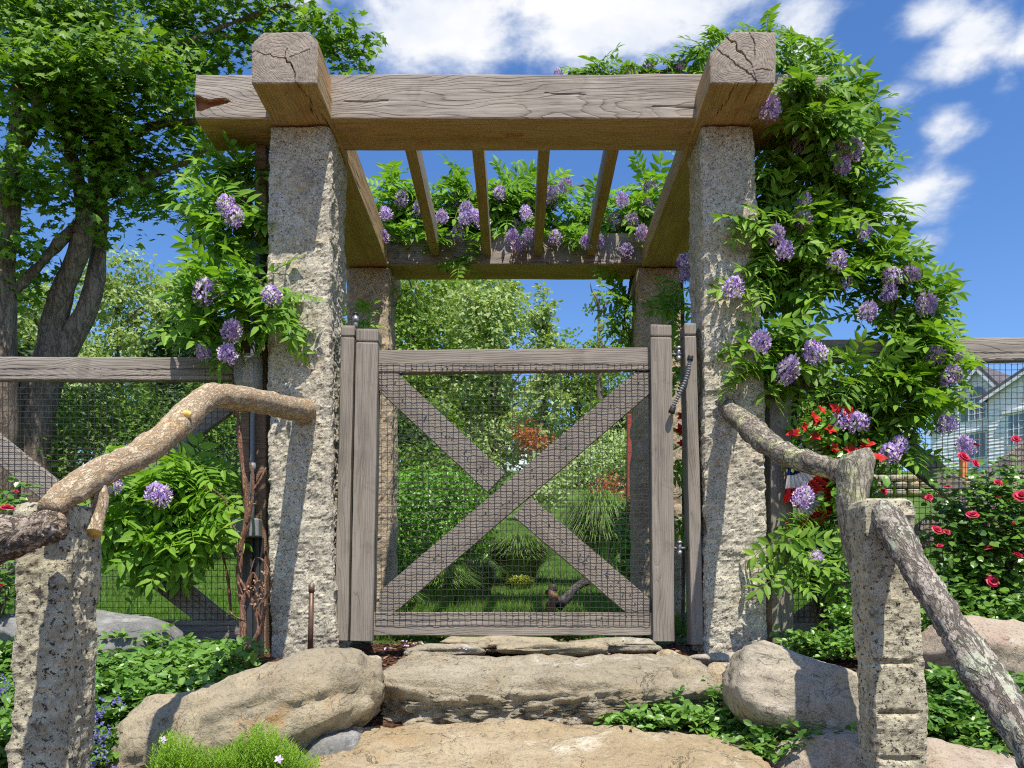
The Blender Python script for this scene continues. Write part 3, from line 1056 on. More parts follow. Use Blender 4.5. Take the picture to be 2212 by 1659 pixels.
# ------------------------------------------------------------------ fences
FD = 3.62
lf = thing('fence', 'wooden fence panel with wire mesh and crossed braces left of the pergola', 'fence', V(200, 1392, FD))
beam('rail', V(-420, 799, FD + .02), V(528, 799, FD + .02), .045, 50 * MPP(FD), MT['fence'], lf, res=.03, resx=.05, seed=61)
beam('rail', V(-420, 1366, FD + .02), V(528, 1366, FD + .02), .045, 52 * MPP(FD), MT['fence'], lf, res=.03, resx=.05, seed=62)
beam('brace', V(-215, 800, FD + .022), V(515, 1380, FD + .022), .036, 54 * MPP(FD), MT['fence'], lf, res=.03, resx=.05, seed=63)
for s, (a, b) in enumerate((((516, 850), (190, 1090)), ((110, 1146), (-215, 1385)))):
    beam('brace', V(*a, FD + .024), V(*b, FD + .024), .034, 52 * MPP(FD), MT['fence'], lf, res=.03, resx=.05, seed=64 + s)
beam('post', V(-330, 760, FD + .05), V(-330, 1420, FD + .05), .1, .1, MT['fence'], lf, res=.05, seed=66)
pv, pq = bevel_box(V(554, 0, FD)[0], V(579, 0, FD)[0], FD - .03, FD + .09, -.12, V(0, 320, FD)[2], .006)
wobj('post', pv, pq, MT['oldpost'], lf)
pv, pq = bevel_box(V(521, 0, FD)[0], V(541, 0, FD)[0], FD - .012, FD + .06, -.12, V(0, 430, FD)[2], .004)
wobj('post', pv, pq, MT['oldpost'], lf)
wire_mesh(-420, 523, 797, 1378, FD - .0016, .0272, lf, rad=.0013, seed=3, sag=.0012)

rf = thing('fence', 'wooden fence panel with wire mesh right of the pergola behind the roses', 'fence', V(2000, 1392, FD))
beam('rail', V(1690, 762, FD + .02), V(2620, 752, FD + .02), .045, 50 * MPP(FD), MT['fence'], rf, res=.03, resx=.05, seed=71)
beam('rail', V(1690, 1362, FD + .02), V(2620, 1362, FD + .02), .045, 40 * MPP(FD), MT['fence'], rf, res=.03, resx=.05, seed=72)
beam('brace', V(1690, 770, FD + .022), V(2440, 1350, FD + .022), .036, 52 * MPP(FD), MT['fence'], rf, res=.03, resx=.05, seed=73)
for s, (a, b) in enumerate((((2480, 775), (2112, 1062)), ((2030, 1128), (1700, 1370)))):
    beam('brace', V(*a, FD + .024), V(*b, FD + .024), .034, 52 * MPP(FD), MT['fence'], rf, res=.03, resx=.05, seed=74 + s)
beam('post', V(1676, 738, FD - .02), V(1685, 1415, FD - .02), 46 * MPP(FD), .1, MT['fence'], rf, res=.03, resx=.05, seed=76)
wire_mesh(1700, 2620, 762, 1345, FD - .0016, .0254, rf, rad=.00145, seed=4, sag=.0014)

# ------------------------------------------------------------------ electrical fittings on the left post
ED = FD - .05
t = thing('conduit', 'grey plastic conduit pipe running down the brown post', 'conduit', V(546, 1400, ED))
v, f, _ = tube([V(546, 600, ED), V(546, 900, ED), V(545, 1150, ED)], [.0105] * 3, 8, 14)
wobj('pipe', v, f, MT['conduit'], t, None, True)
for y in (640, 1010):
    v, f, _ = tube([V(546, y - 10, ED), V(546, y + 10, ED)], [.0145] * 2, 3, 14)
    wobj('coupling', v, f, MT['conduit'], t, None, True)

t = thing('steel_channel', 'dark steel channel rising from the ground to the low junction box', 'post', V(542, 1405, ED))
v0, q0 = bevel_box(V(517, 0, ED)[0], V(567, 0, ED)[0], ED + .012, ED + .03, -.1, V(0, 1160, ED)[2], .003)
wobj('channel', v0, q0, MT['channel'], t)
v0, q0 = bevel_box(V(533, 0, ED)[0], V(546, 0, ED)[0], ED - .006, ED + .0115, -.1, V(0, 1161, ED)[2], .003)
wobj('rib', v0, q0, MT['channel'], t)
v0, q0 = bevel_box(V(551, 0, ED)[0], V(560, 0, ED)[0], ED - .002, ED + .0115, -.1, V(0, 1161, ED)[2], .003)
wobj('rib', v0, q0, MT['channel'], t)


def fitting(name, label, cat, x, y, w, h, dp, D, mat, screws=True, r=.006):
    t = thing(name, label, cat, V(x, y + h / 2, D))
    a, b = V(x - w / 2, y + h / 2, D), V(x + w / 2, y - h / 2, D)
    v, q = bevel_box(a[0], b[0], D - dp, D + .01, a[2], b[2], r)
    wobj('housing', v, q, mat, t)
    v, q = bevel_box(a[0] + .004, b[0] - .004, D - dp - .004, D - dp + .001, a[2] + .004, b[2] - .004, .002)
    wobj('cover', v, q, mat, t)
    if screws:
        for sx in (-1, 1):
            for sy in (-1, 1):
                c = V(x + sx * w * .34, y + sy * h * .28, D)
                c[1] = D - dp - .004
                v, f, _ = tube([c, c + np.array([0, -.003, 0])], [.004, .0035], 2, 8)
                wobj('screw', v, f, MT['metal'], t, None, True)
    return t, a, b


fitting('junction_box', 'low grey junction box screwed to the post above the dark channel', 'electrical box', 533, 1142, 66, 40, .05, ED, MT['boxgrey'])
fitting('meter_box', 'blue grey electrical box half hidden by vine high on the post', 'electrical box', 547, 568, 46, 74, .05, ED, MT['boxblue'], False)
t = thing('outlet_cover', 'clear plastic weatherproof outlet cover on the post above the branch rail', 'outlet', V(541, 845, ED))
a, b = V(511, 845, ED), V(571, 768, ED)
v, q = bevel_box(a[0] + .004, b[0] - .004, ED - .012, ED + .004, a[2] + .004, b[2] - .004, .006)
wobj('backplate', v, q, MT['boxgrey'], t)
v, q = bevel_box(V(528, 0, ED)[0], V(551, 0, ED)[0], ED - .026, ED - .0125, V(0, 830, ED)[2], V(0, 786, ED)[2], .004)
wobj('receptacle', v, q, MT['ivory'], t)
v, q, n = grid_box(b[0] - a[0], .06, b[2] - a[2], .012, .022)
v[:, 0] *= 1 - .16 * (np.abs(v[:, 2]) / ((b[2] - a[2]) / 2)) ** 2
v = v + np.array([(a[0] + b[0]) / 2, ED - .03, (a[2] + b[2]) / 2])
keep = np.array([n[i][:, 1].mean() < .5 for i in q])
wobj('clear_lid', v, q[keep], MT['clear'], t, None, True)

t = thing('copper_pipe', 'short weathered copper pipe standing upright before the left granite pillar', 'pipe', V(672, 1410, 3.3))
v, f, _ = tube([V(670, 1412, 3.3), V(673, 1278, 3.3)], [.0105, .0105], 3, 14)
wobj('pipe', v, f, MT['copper'], t, None, True)
v, f, _ = tube([V(673, 1279, 3.3), V(673, 1263, 3.3)], [.0125, .0125], 3, 14)
wobj('cap', v, f, MT['copper'], t, None, True)

# ------------------------------------------------------------------ foreground stone posts and log rails


def log_tube(name, pts, mat, parent, n, k, seed, amp=.05, fur=.03, cutmat=None, freq=16):
    """pts: (view x, view y, D, radius in view px). Bark relief runs along the log; local X is its run."""
    P = np.array([V(x, y, D) for x, y, D, r in pts])
    rad = np.array([r * MPP(D) for x, y, D, r in pts])
    v, fs, nv = tube(P, rad, n, k)
    m = rad.mean()
    ax = P[-1] - P[0]
    ax /= np.linalg.norm(ax)
    u = v @ ax
    q = np.stack([u * 2.2 / (m * 8), v[:, 1] / (m * 1.0), (v - np.outer(u, ax))[:, 2] / (m * 1.0)], -1)
    d = m * (amp * 2 * fbm(v / (m * 2.4), 3, seed) + fur * 2 * (np.abs(fbm(q * 2.2, 3, seed + 7)) - .3) + .02 * fbm(v / (m * .3), 2, seed + 9))
    side = np.ones(len(v)); side[-2:] = .2
    v = v + nv * (d * side)[:, None]
    mi = np.zeros(len(fs[0]) + len(fs[1]) + len(fs[2]), int)
    mats = [mat]
    if cutmat is not None:
        mats.append(cutmat)
        mi[len(fs[0]) + len(fs[1]):] = 1
    # tris first so that the material list matches face order
    X = Vector(ax); up = Vector((0, 0, 1)) if abs(ax[2]) < .95 else Vector((0, 1, 0))
    Y = up.cross(X).normalized(); Z = X.cross(Y)
    M = Matrix((X, Y, Z)).transposed().to_4x4()
    M.translation = Vector(P.mean(0))
    Mi = np.array(M.inverted())
    lv = v @ Mi[:3, :3].T + Mi[:3, 3]
    me = mesh_np(name, lv, fs, mats, mi, True)
    return link(name, me, parent, M)


def knob(parent, x, y, D, rpx, mat, dirn, name='knot'):
    c = V(x, y, D); r = rpx * MPP(D)
    dv = np.array(dirn, float); dv /= np.linalg.norm(dv)
    v, f, nv = tube([c - dv * r * 1.2, c, c + dv * r * .55, c + dv * r * .75], [r * 1.35, r * 1.1, r * .85, r * .45], 7, 12)
    v = v + nv * (r * .25 * fbm(v / r * 1.3, 2, int(x)))[:, None]
    return wobj(name, v, f, mat, parent, None, True)


t = thing('stone_post', 'square rough granite post in the left foreground holding the tan branch rail', 'stone post', V(80, 1680, 1.6))
pl = pillar(V(26, 0, 1.585)[0], V(155, 0, 1.585)[0], 1.585, 1.735, -.62, V(0, 1084, 1.6)[2], .0044, MT['granite_post'], 51, t, 'shaft', lean=(-.05, -.06), amp=.0078, bend=.004)
t = thing('stone_post', 'squared granite post with drill marks in the right foreground holding the grey logs', 'stone post', V(1940, 1680, 2.0))
gl = [float(V(0, y, 1.98)[2]) for y in (1432, 1541, 1642)]
pillar(V(1866, 0, 1.98)[0], V(1984, 0, 1.98)[0], 1.98, 2.10, -.62, V(0, 1074, 1.98)[2], .0046, MT['granite_post'], 62, t, 'shaft', lean=(.05, .063), amp=.0065,
       grooves=gl, gx=(V(1870, 0, 1.98)[0], V(1960, 0, 1.98)[0]), bend=.003)

def on_line(X, pts):
    """The rails run straight towards the eye at one distance X from the middle: view x fixes the depth."""
    return [(x, y, F * X / (x - CX), r) for x, y, r in pts]


t = thing('branch_rail', 'tan peeling branch handrail from the left stone post up to the granite pillar', 'handrail', V(123, 1090, 1.6))
log_tube('branch', on_line(-.885, [(104, 1098, 22), (130, 1078, 28), (168, 1053, 31), (224, 1018, 30), (299, 983, 28), (355, 941, 29), (408, 893, 28),
                    (440, 864, 27), (480, 856, 25), (560, 867, 25), (620, 880, 24), (652, 886, 26), (664, 888, 20)]), MT['branch'], t, 150, 36, 3, .06, .026)
log_tube('side_stub', [(203, 1030, 1.715, 18), (214, 1066, 1.7, 17), (215, 1095, 1.69, 16), (208, 1125, 1.675, 15.5), (203, 1152, 1.66, 16)], MT['branch'], t, 44, 24, 4, .05, .02, MT['cut'])
knob(t, 458, 838, 2.36, 9, MT['branch'], (-.2, -.3, 1))
knob(t, 401, 893, 2.12, 7, MT['cut'], (-.6, -1, .3))
knob(t, 655, 872, 3.37, 9, MT['branch'], (.1, -.5, 1))

t = thing('log_rail', 'dark furrowed log butting against the left stone post from the left edge', 'handrail', V(0, 1200, 1.4))
log_tube('log', on_line(-.865, [(-260, 1222, 60), (-120, 1194, 52), (0, 1164, 45), (60, 1150, 39), (100, 1141, 33), (122, 1136, 27)]), MT['log_dark'], t, 130, 60, 5, .06, .10)

t = thing('log_rail', 'lichen-spotted grey log bent down from the right pillar behind the right stone post', 'handrail', V(1835, 1160, 2.2))
log_tube('log', on_line(.875, [(1548, 868, 14), (1566, 880, 19), (1602, 908, 22), (1640, 943, 24), (1699, 981, 24), (1752, 1001, 22), (1800, 1012, 24), (1826, 1022, 28)]),
         MT['log_lichen'], t, 120, 36, 6, .08, .045)
log_tube('elbow', [(1846, 975, 2.13, 20), (1850, 990, 2.13, 31), (1848, 1030, 2.135, 34), (1842, 1080, 2.14, 32), (1842, 1130, 2.145, 29), (1850, 1190, 2.15, 26), (1868, 1260, 2.15, 24), (1885, 1330, 2.15, 20)], MT['log_pale'], t, 60, 36, 7, .08, .045)
knob(t, 1806, 1024, 2.2, 11, MT['log_lichen'], (-.6, -.5, .0))

t = thing('log_rail', 'long grey furrowed log sloping down from the right stone post to the lower right', 'handrail', V(2211, 1640, 1.46))
log_tube('log', on_line(.885, [(1902, 1098, 20), (1922, 1130, 33), (1952, 1180, 31), (2013, 1282, 29), (2050, 1340, 31), (2088, 1396, 36), (2125, 1452, 40),
                 (2162, 1508, 42), (2211, 1583, 45), (2300, 1720, 50)]), MT['log'], t, 150, 48, 8, .08, .07)
knob(t, 1938, 1152, 1.885, 6, MT['black'], (0, -1, .1), 'knot_hole')

# ------------------------------------------------------------------ boulders and steps


def icos(sub):
    import bmesh
    b = bmesh.new()
    bmesh.ops.create_icosphere(b, subdivisions=sub, radius=1)
    v = np.array([x.co[:] for x in b.verts])
    f = np.array([[x.index for x in q.verts] for q in b.faces])
    b.free()
    return v, f


ICO = {k: icos(k) for k in (3, 4, 5, 6)}


def boulder(name, label, cat, x, y, D, w, h, dp, mat, seed, p=2.4, roll=0, tilt=0, yaw=0, amp=.1, sub=5, group=None, strata=0.0, off=(0, 0, 0), fine=.02, rough=0.0, facets=9, cut=(.72, .93)):
    """Centre in view px at depth D; w, h in view px, dp in metres; p squares it off."""
    c = V(x, y, D) + np.array(off)
    s, f = ICO[sub]
    L = (np.abs(s) ** p).sum(1) ** (1 / p)
    s2 = s / L[:, None]
    fr = np.random.default_rng(seed + 500)
    for _ in range(facets):
        pn = norm(fr.normal(size=(1, 3)))[0]
        sup = (s2 @ pn).max()
        e = np.clip(s2 @ pn - sup * fr.uniform(*cut), 0, None)
        s2 = s2 - np.outer(e * .93, pn)
    R_ = np.array([w * MPP(D) / 2, dp / 2, h * MPP(D) / 2])
    v = s2 * R_
    nr = norm(s2 ** 3 / R_ + s2 / R_ * .3)
    m = R_.mean()
    d = amp * m * (fbm(s2 * 1.3 + seed, 3, seed) + .0) + fine * m * fbm(s2 * 7 + seed, 4, seed + 9, .6)
    if strata:
        st = fbm(np.stack([v[:, 0] * 6, v[:, 1] * 6, v[:, 2] * 55], -1), 4, seed + 4, .6)
        side = 1 - np.clip(np.abs(nr[:, 2]) * 1.3 - .3, 0, 1)
        d += strata * m * st * (.15 + side)
    if rough:
        side = 1 - np.clip(np.abs(nr[:, 2]) * 1.4 - .3, 0, 1)
        rd = np.abs(fbm(v * np.array([10, 10, 13]) + seed, 6, seed + 30, .66)) - .4 + .55 * fbm(v * 34, 3, seed + 33)
        d += rough * m * rd * (.18 + .95 * side)
    v = v + nr * d[:, None]
    Rm = (Matrix.Rotation(math.radians(yaw), 3, 'Z') @ Matrix.Rotation(math.radians(roll), 3, 'Y') @ Matrix.Rotation(math.radians(tilt), 3, 'X'))
    M = Rm.to_4x4()
    M.translation = Vector(c)
    o = link(name, mesh_np(name, v, f, mat, None, True), None, M)
    return tag(o, label, cat, group)


boulder('boulder', 'large rounded tan boulder with rusty stains left of the steps', 'boulder', 540, 1562, 2.5, 580, 240, .52, MT['rock_tan'], 4, 2.7, roll=-19, tilt=-2, amp=.09, fine=.035, rough=.03, facets=10, cut=(.85, .96))
boulder('stone_step', 'long grey-tan stone step slab with a rough broken front below the gate', 'stone step', 1162, 1512, 2.86, 775, 152, .56, MT['rock_slab'], 12, 7, tilt=4, amp=.05, strata=.0, sub=6, fine=.03, rough=.10, facets=5)
boulder('stone_step', 'golden stone step with a pale worn top at the bottom edge', 'stone step', 1150, 1690, 2.22, 960, 150, .74, MT['rock_gold'], 23, 5.5, tilt=5, amp=.06, strata=.0, sub=6, fine=.035, rough=.06, facets=4)
boulder('boulder', 'pale grey banded boulder with the post shadow right of the steps', 'boulder', 1785, 1524, 2.42, 430, 205, .34, MT['rock_pale'], 37, 3.2, roll=20, tilt=-14, amp=.05, rough=.035, facets=12, cut=(.72, .92))
boulder('boulder', 'low pinkish boulder at the bottom left of the right stone post', 'boulder', 1830, 1660, 2.24, 320, 175, .36, MT['rock_pink'], 45, 2.5, amp=.07)
boulder('boulder', 'low pinkish boulder at the bottom edge right of the right stone post', 'boulder', 2100, 1690, 2.2, 310, 150, .4, MT['rock_pink'], 56, 2.5, roll=12, amp=.06)
boulder('boulder', 'tan boulder partly behind the sloping log at the right edge', 'boulder', 2150, 1440, 2.95, 330, 210, .5, MT['rock_pink'], 67, 2.4, roll=10, amp=.07)
boulder('boulder', 'smooth grey boulder behind the periwinkle at the left fence', 'boulder', 200, 1400, 3.2, 400, 175, .45, MT['rock_grey'], 78, 2.5, roll=8, amp=.07)
boulder('stone', 'dark wedge stone tucked under the large tan boulder', 'stone', 715, 1625, 2.38, 140, 80, .2, MT['rock_grey'], 81, 3, roll=-22, amp=.12, sub=4)
boulder('stone', 'rounded yellowish stone at the right end of the step slab', 'stone', 1560, 1474, 2.72, 84, 88, .16, MT['rock_gold'], 82, 2.4, amp=.1, sub=4)
boulder('stone', 'small grey stone wedged against the pale banded boulder', 'stone', 1588, 1518, 2.62, 56, 60, .12, MT['rock_pale'], 83, 2.4, amp=.1, sub=4)
boulder('stone', 'grey rounded stone ending the step slab beside the yellowish stone', 'stone', 1490, 1476, 2.75, 86, 84, .2, MT['rock_tan'], 84, 2.6, amp=.1, sub=4)
boulder('stone', 'little tan stone behind the right end of the step slab', 'stone', 1445, 1420, 3.1, 56, 34, .1, MT['rock_gold'], 85, 2.4, amp=.12, sub=4)
boulder('stone', 'flat broken edging stone in front of the right jamb post', 'stone', 1565, 1424, 3.2, 150, 24, .12, MT['rock_pale'], 86, 3.5, amp=.1, sub=4, strata=.2)
for (x, y, w, h, D, dp, lab, sd) in ((1075, 1388, 250, 26, 3.42, .22, 'flat flagstone under the middle of the gate, farthest back', 90),
                                     (960, 1404, 170, 24, 3.24, .14, 'short flagstone piece nearest the left gate stile', 91),
                                     (1190, 1402, 240, 24, 3.22, .16, 'long thin flagstone right behind the middle of the step slab', 92),
                                     (1330, 1392, 200, 24, 3.36, .2, 'flat flagstone near the foot of the right gate stile', 93)):
    boulder('flagstone', lab, 'flagstone', x, y, D, w, h, dp, MT['rock_slab' if sd % 2 else 'rock_tan'], sd, 5, amp=.1, sub=4, strata=.15)
for (x, y, D, w, lab) in ((808, 1428, 2.95, 40, 'small reddish stone between the big boulder and step slab'), (770, 1578, 2.42, 30, 'tiny yellow stone in the gap below the big boulder')):
    boulder('stone', lab, 'stone', x, y, D, w, w * .6, .06, MT['rock_gold'], int(x), 2.5, amp=.12, sub=3)

# low dry-stone wall far back on the right
t = thing('stone_wall', 'low pale stone retaining wall on the far lawn right of the fence', 'stone wall', V(1985, 1075, 11))
for row, y in enumerate((1066, 1050, 1036)):
    x = 1880 - row * 9
    while x < 2330:
        w = R.uniform(22, 44)
        c = V(x + w / 2, y, 11.0)
        s, f = ICO[3]
        s2 = s / ((np.abs(s) ** 5).sum(1) ** .2)[:, None]
        v = s2 * np.array([w * MPP(11) / 2 * .97, .16, 7.6 * MPP(11)]) * R.uniform(.95, 1.03) + c
        v = v + .012 * fbm(v * 5, 2, int(x))[:, None]
        wobj('stone', v, f, MT['rock_slab'] if R.random() < .6 else MT['rock_gold'], t, None, True)
        x += w
t = thing('orange_post', 'slim orange post standing on the stone wall beyond the right fence', 'post', V(2080, 1030, 10.8))
v0, q0 = bevel_box(V(2075, 0, 10.8)[0], V(2085, 0, 10.8)[0], 10.75, 10.82, V(0, 1060, 10.8)[2], V(0, 985, 10.8)[2], .005)
wobj('shaft', v0, q0, MT['orange'], t)

# ------------------------------------------------------------------ houses far behind


def house():
    D = 60.0
    top = V(2113, 793, D)
    O = Vector(top) - Vector((0, 0, 9.5))
    t = thing('house', 'white clapboard house with dark shingle roof seen through the right fence', 'house', tuple(O))
    Rz = Matrix.Rotation(math.radians(-54), 3, 'Z')
    def W(p):          # local: x right along the gable wall (towards the eye), y back, z up
        return np.array([tuple(O + Rz @ Vector([float(c) for c in q])) for q in p])
    def piece(name, p, f, mat, parent=t):
        return wobj(name, W(p), f, mat, parent)
    def bx(name, x0, x1, y0, y1, z0, z1, mat, parent=t):
        return piece(name, boxv(x0, x1, y0, y1, z0, z1), BOXF, mat, parent)
    me_f = [np.array([[0, 1, 2, 3, 4], [9, 8, 7, 6, 5]]), np.array([[1, 0, 5, 6], [2, 1, 6, 7], [0, 4, 9, 5], [3, 2, 7, 8], [4, 3, 8, 9]])]
    def block(name, xl, xr, xe, ze, zp, y0, y1):
        lo = -1.5
        piece(name, [(xl, y0, lo), (xr, y0, lo), (xr, y0, ze), (xe, y0, zp), (xl, y0, ze), (xl, y1, lo), (xr, y1, lo), (xr, y1, ze), (xe, y1, zp), (xl, y1, ze)], me_f, MT['siding'])
        mb = MB()      # lapped boards on the gable wall
        z = lo
        while z < zp - .3:
            u = max(0, (z + .2 - ze) / (zp - ze))
            x0, x1 = xl + u * (xe - xl), xr + u * (xe - xr)
            mb.add(W(np.array([[x0, y0 - .01, z], [x1, y0 - .01, z], [x1, y0 - .05, z + .012], [x0, y0 - .05, z + .012], [x0, y0 - .006, z + .24], [x1, y0 - .006, z + .24]])),
                   np.array([[0, 1, 2, 3], [3, 2, 5, 4]]))
            z += .245
        mb.build('clapboards', MT['siding'], t)['kind'] = 'stuff'
        for s, xo in ((-1, xl), (1, xr)):
            d = np.array([xo - xe, ze - zp]); d /= np.linalg.norm(d)
            n = np.array([-d[1], d[0]]); n = n if n[1] > 0 else -n
            a_, b_ = np.array([xe, zp + .01]), np.array([xo, ze + .01]) + d * .45
            a_ = a_ + np.array([s * .003, 0])
            for nm, th0, th1, mat, ya, yb in (('roof', .0, .2, MT['roof'], y0 - .45, y1 + .3), ('fascia', -.22, -.004, MT['white'], y0 - .44, y0 - .36)):
                pts = [a_ + n * th0, b_ + n * th0, b_ + n * th1, a_ + n * th1]
                piece(nm, [(x, ya, z) for x, z in pts] + [(x, yb, z) for x, z in pts], np.array([[0, 1, 2, 3], [7, 6, 5, 4], [1, 0, 4, 5], [2, 1, 5, 6], [3, 2, 6, 7], [0, 3, 7, 4]]), mat)
    block('wall', -3.4, 3.4, 0, 5.4, 9.5, 0, 26)
    block('wing', 1.4, 10.4, 5.9, 6.75, 9.0, -1.6, 6)
    def window(x, z, w, h, y, arch=False, shut=False, ped=True):
        fr = bx('window', x - w / 2 - .12, x + w / 2 + .12, y - .12, y - .055, z - .12, z + h + .12, MT['white'])
        bx('pane', x - w / 2, x + w / 2, y - .135, y - .1215, z, z + h, MT['glass'], fr)
        if arch:
            n = 10
            P = [(x + w / 2 * math.cos(a), y - .135, z + h + .13 + w * .6 * math.sin(a)) for a in np.linspace(0, math.pi, n)]
            Q = [(p[0], y - .06, p[2]) for p in P]
            piece('pane', P + Q, [np.array([list(range(n))[::-1], list(range(n, 2 * n))]), np.array([[i, i + 1, i + 1 + n, i + n] for i in range(n - 1)])], MT['glass'], fr)
        m = MB()
        for k in range(1, 3):
            m.add(W(boxv(x - w / 2 + w * k / 3 - .025, x - w / 2 + w * k / 3 + .025, y - .16, y - .136, z, z + h)), BOXF)
        for k in range(1, 4):
            m.add(W(boxv(x - w / 2, x + w / 2, y - .156, y - .137, z + h * k / 4 - .025, z + h * k / 4 + .025)), BOXF)
        m.build('glazing_bars', MT['white'], fr)
        if ped:
            bx('lintel', x - w / 2 - .35, x + w / 2 + .35, y - .3, y - .056, z + h + (.75 if arch else .14), z + h + (.86 if arch else .28), MT['white'], fr)
        if shut:
            for s in (-1, 1):
                bx('shutter', x + s * (w / 2 + .42) - .24, x + s * (w / 2 + .42) + .24, y - .09, y - .053, z, z + h, MT['shutter'])
    window(0, 5.7, 1.1, 1.55, 0, True, True, False)
    window(0, 2.9, 1.1, 1.7, 0, False, True)
    window(3.3, 3.2, 1.0, 2.0, -1.6)
    window(5.9, 4.4, 1.0, 1.5, -1.6)
    window(5.9, 1.2, 1.0, 1.9, -1.6)
    window(8.4, 3.2, 1.0, 2.0, -1.6)


house()

D = 55.
t = thing('barn', 'white building far off behind the trees seen through the gate', 'building', V(1085, 1000, D))
a, b = V(1015, 1010, D), V(1165, 920, D)
wobj('wall', boxv(a[0], b[0], D, D + 5, a[2] - 2, b[2]), BOXF, MT['white'], t)
xm = (a[0] + b[0]) / 2
rv = np.array([[a[0] - .3, D - .3, b[2] - .1], [b[0] + .3, D - .3, b[2] - .1], [xm, D - .3, b[2] + 1.6], [a[0] - .3, D + 5.3, b[2] - .1], [b[0] + .3, D + 5.3, b[2] - .1], [xm, D + 5.3, b[2] + 1.6]])
wobj('roof', rv, [np.array([[0, 1, 2], [5, 4, 3]]), np.array([[1, 0, 3, 4], [2, 1, 4, 5], [0, 2, 5, 3]])], MT['roof'], t)
for k in range(4):
    x0 = a[0] + .5 + k * 1.15
    wobj('window', boxv(x0, x0 + .55, D - .05, D - .003, a[2] + .9, a[2] + 1.9), BOXF, MT['glass'], t)

# ------------------------------------------------------------------ trees


def crown_clusters(lobes, n, shell=.55):
    """Cluster centres in a set of ellipsoid lobes (centre, radii), thinner towards the middle."""
    vol = np.array([np.prod(r) ** (2 / 3) for c, r in lobes])
    pick = rng.choice(len(lobes), n, p=vol / vol.sum())
    d = rand_dirs(n)
    rr = shell + (1 - shell) * rng.random(n)
    C = np.array([lobes[i][0] for i in pick]); Rr = np.array([lobes[i][1] for i in pick])
    return C + d * Rr * rr[:, None], d


def crown_mesh(lobes, ncl, per, cr, size, proto, flat=.6, shell=.5, droop=0.0):
    cc, d = crown_clusters(lobes, ncl, shell)
    cr_ = cr * (.6 + .8 * rng.random(ncl))
    pos = np.repeat(cc, per, 0) + np.clip(rng.normal(size=(ncl * per, 3)), -1.7, 1.7) * np.repeat(cr_, per)[:, None] * np.array([1, 1, flat]) * .55
    out = np.repeat(d, per, 0)
    nrm = np.array([0, 0, .7]) + out * .5 + rng.normal(size=pos.shape) * .55
    al = rand_dirs(len(pos)) + out * .4 + np.array([0, 0, -droop])
    return scatter(proto, pos, nrm, al, size * (.7 + .6 * rng.random(len(pos))))


def limbs(mb, root, tips, r0, seed):
    rr = random.Random(seed)
    for tp in tips:
        a, b = np.array(root), np.array(tp)
        L = np.linalg.norm(b - a)
        m1 = a + (b - a) * .35 + np.array([rr.uniform(-.1, .1), rr.uniform(-.1, .1), .08]) * L
        m2 = a + (b - a) * .7 + np.array([rr.uniform(-.08, .08), rr.uniform(-.08, .08), .05]) * L
        v, f, _ = tube([a, m1, m2, b], [r0, r0 * .65, r0 * .4, r0 * .12], 9, 6)
        mb.add(v, f)


def bg_tree(name, label, x, ytop, halfw, D, mat, leaf=.14, n=150, per=40, shell=.45, airy=.5, cat='tree', group='trees beyond the garden', proto=DIAMOND, squash=1.0, low=.12, trunk='trunk', flat=.7, droop=.3):
    gx, gy = (x - CX) * MPP(D), D
    g0 = float(gz(gx, gy))
    top = V(x, ytop, D)[2]
    Hh = top - g0
    w = halfw * MPP(D)
    t = thing(name, label, cat, (gx, gy, g0), group)
    lobes = []
    rr = random.Random(int(x * 7 + D))
    nl = 9
    for k in range(nl):
        u = (k + .5) / nl
        z = g0 + Hh * (low + (1 - low) * u)
        prof = (1 - (u * .93) ** 3.2) * (.72 + .28 * min(1, u * 2.5)) if squash else (1 - u) + .12
        if squash == 0: prof = (1.05 - u)
        a = rr.uniform(0, 6.28)
        off = w * prof * .45 * rr.uniform(.3, 1)
        rad = w * prof * rr.uniform(.6, .85)
        zz = min(z, top - rad * .55)
        lobes.append((np.array([gx + off * math.cos(a), gy + off * math.sin(a) * .8, zz]), np.array([rad, rad * .9, max(.25, Hh / nl * 1.25)])))
    lobes.append((np.array([gx, gy, top - w * .4]), np.array([w * .6, w * .6, w * .4])))
    v, f = crown_mesh(lobes, n, per, w * .2 * airy / .5, leaf, proto, flat, shell, droop)
    wobj('crown', v, f, mat, t)
    mb = MB()
    r0 = max(.09, w * .06)
    v, f, _ = tube([(gx, gy, g0 - .2), (gx + w * .05, gy, g0 + Hh * .35), (gx - w * .03, gy, g0 + Hh * .65), (gx, gy, g0 + Hh * .92)], [r0, r0 * .8, r0 * .5, r0 * .12], 12, 8)
    mb.add(v, f)
    mb.build('trunk', MT[trunk], t, True)
    cc, _ = crown_clusters(lobes, 12, .5)
    for c in cc:
        mb = MB()
        hz = max(g0 + Hh * .2, c[2] - w * rr.uniform(.4, .9))
        limbs(mb, (gx, gy, min(hz, g0 + Hh * .85)), [c], r0 * .42, rr.randint(0, 999))
        mb.build('limb', MT[trunk], t, True)
    return t


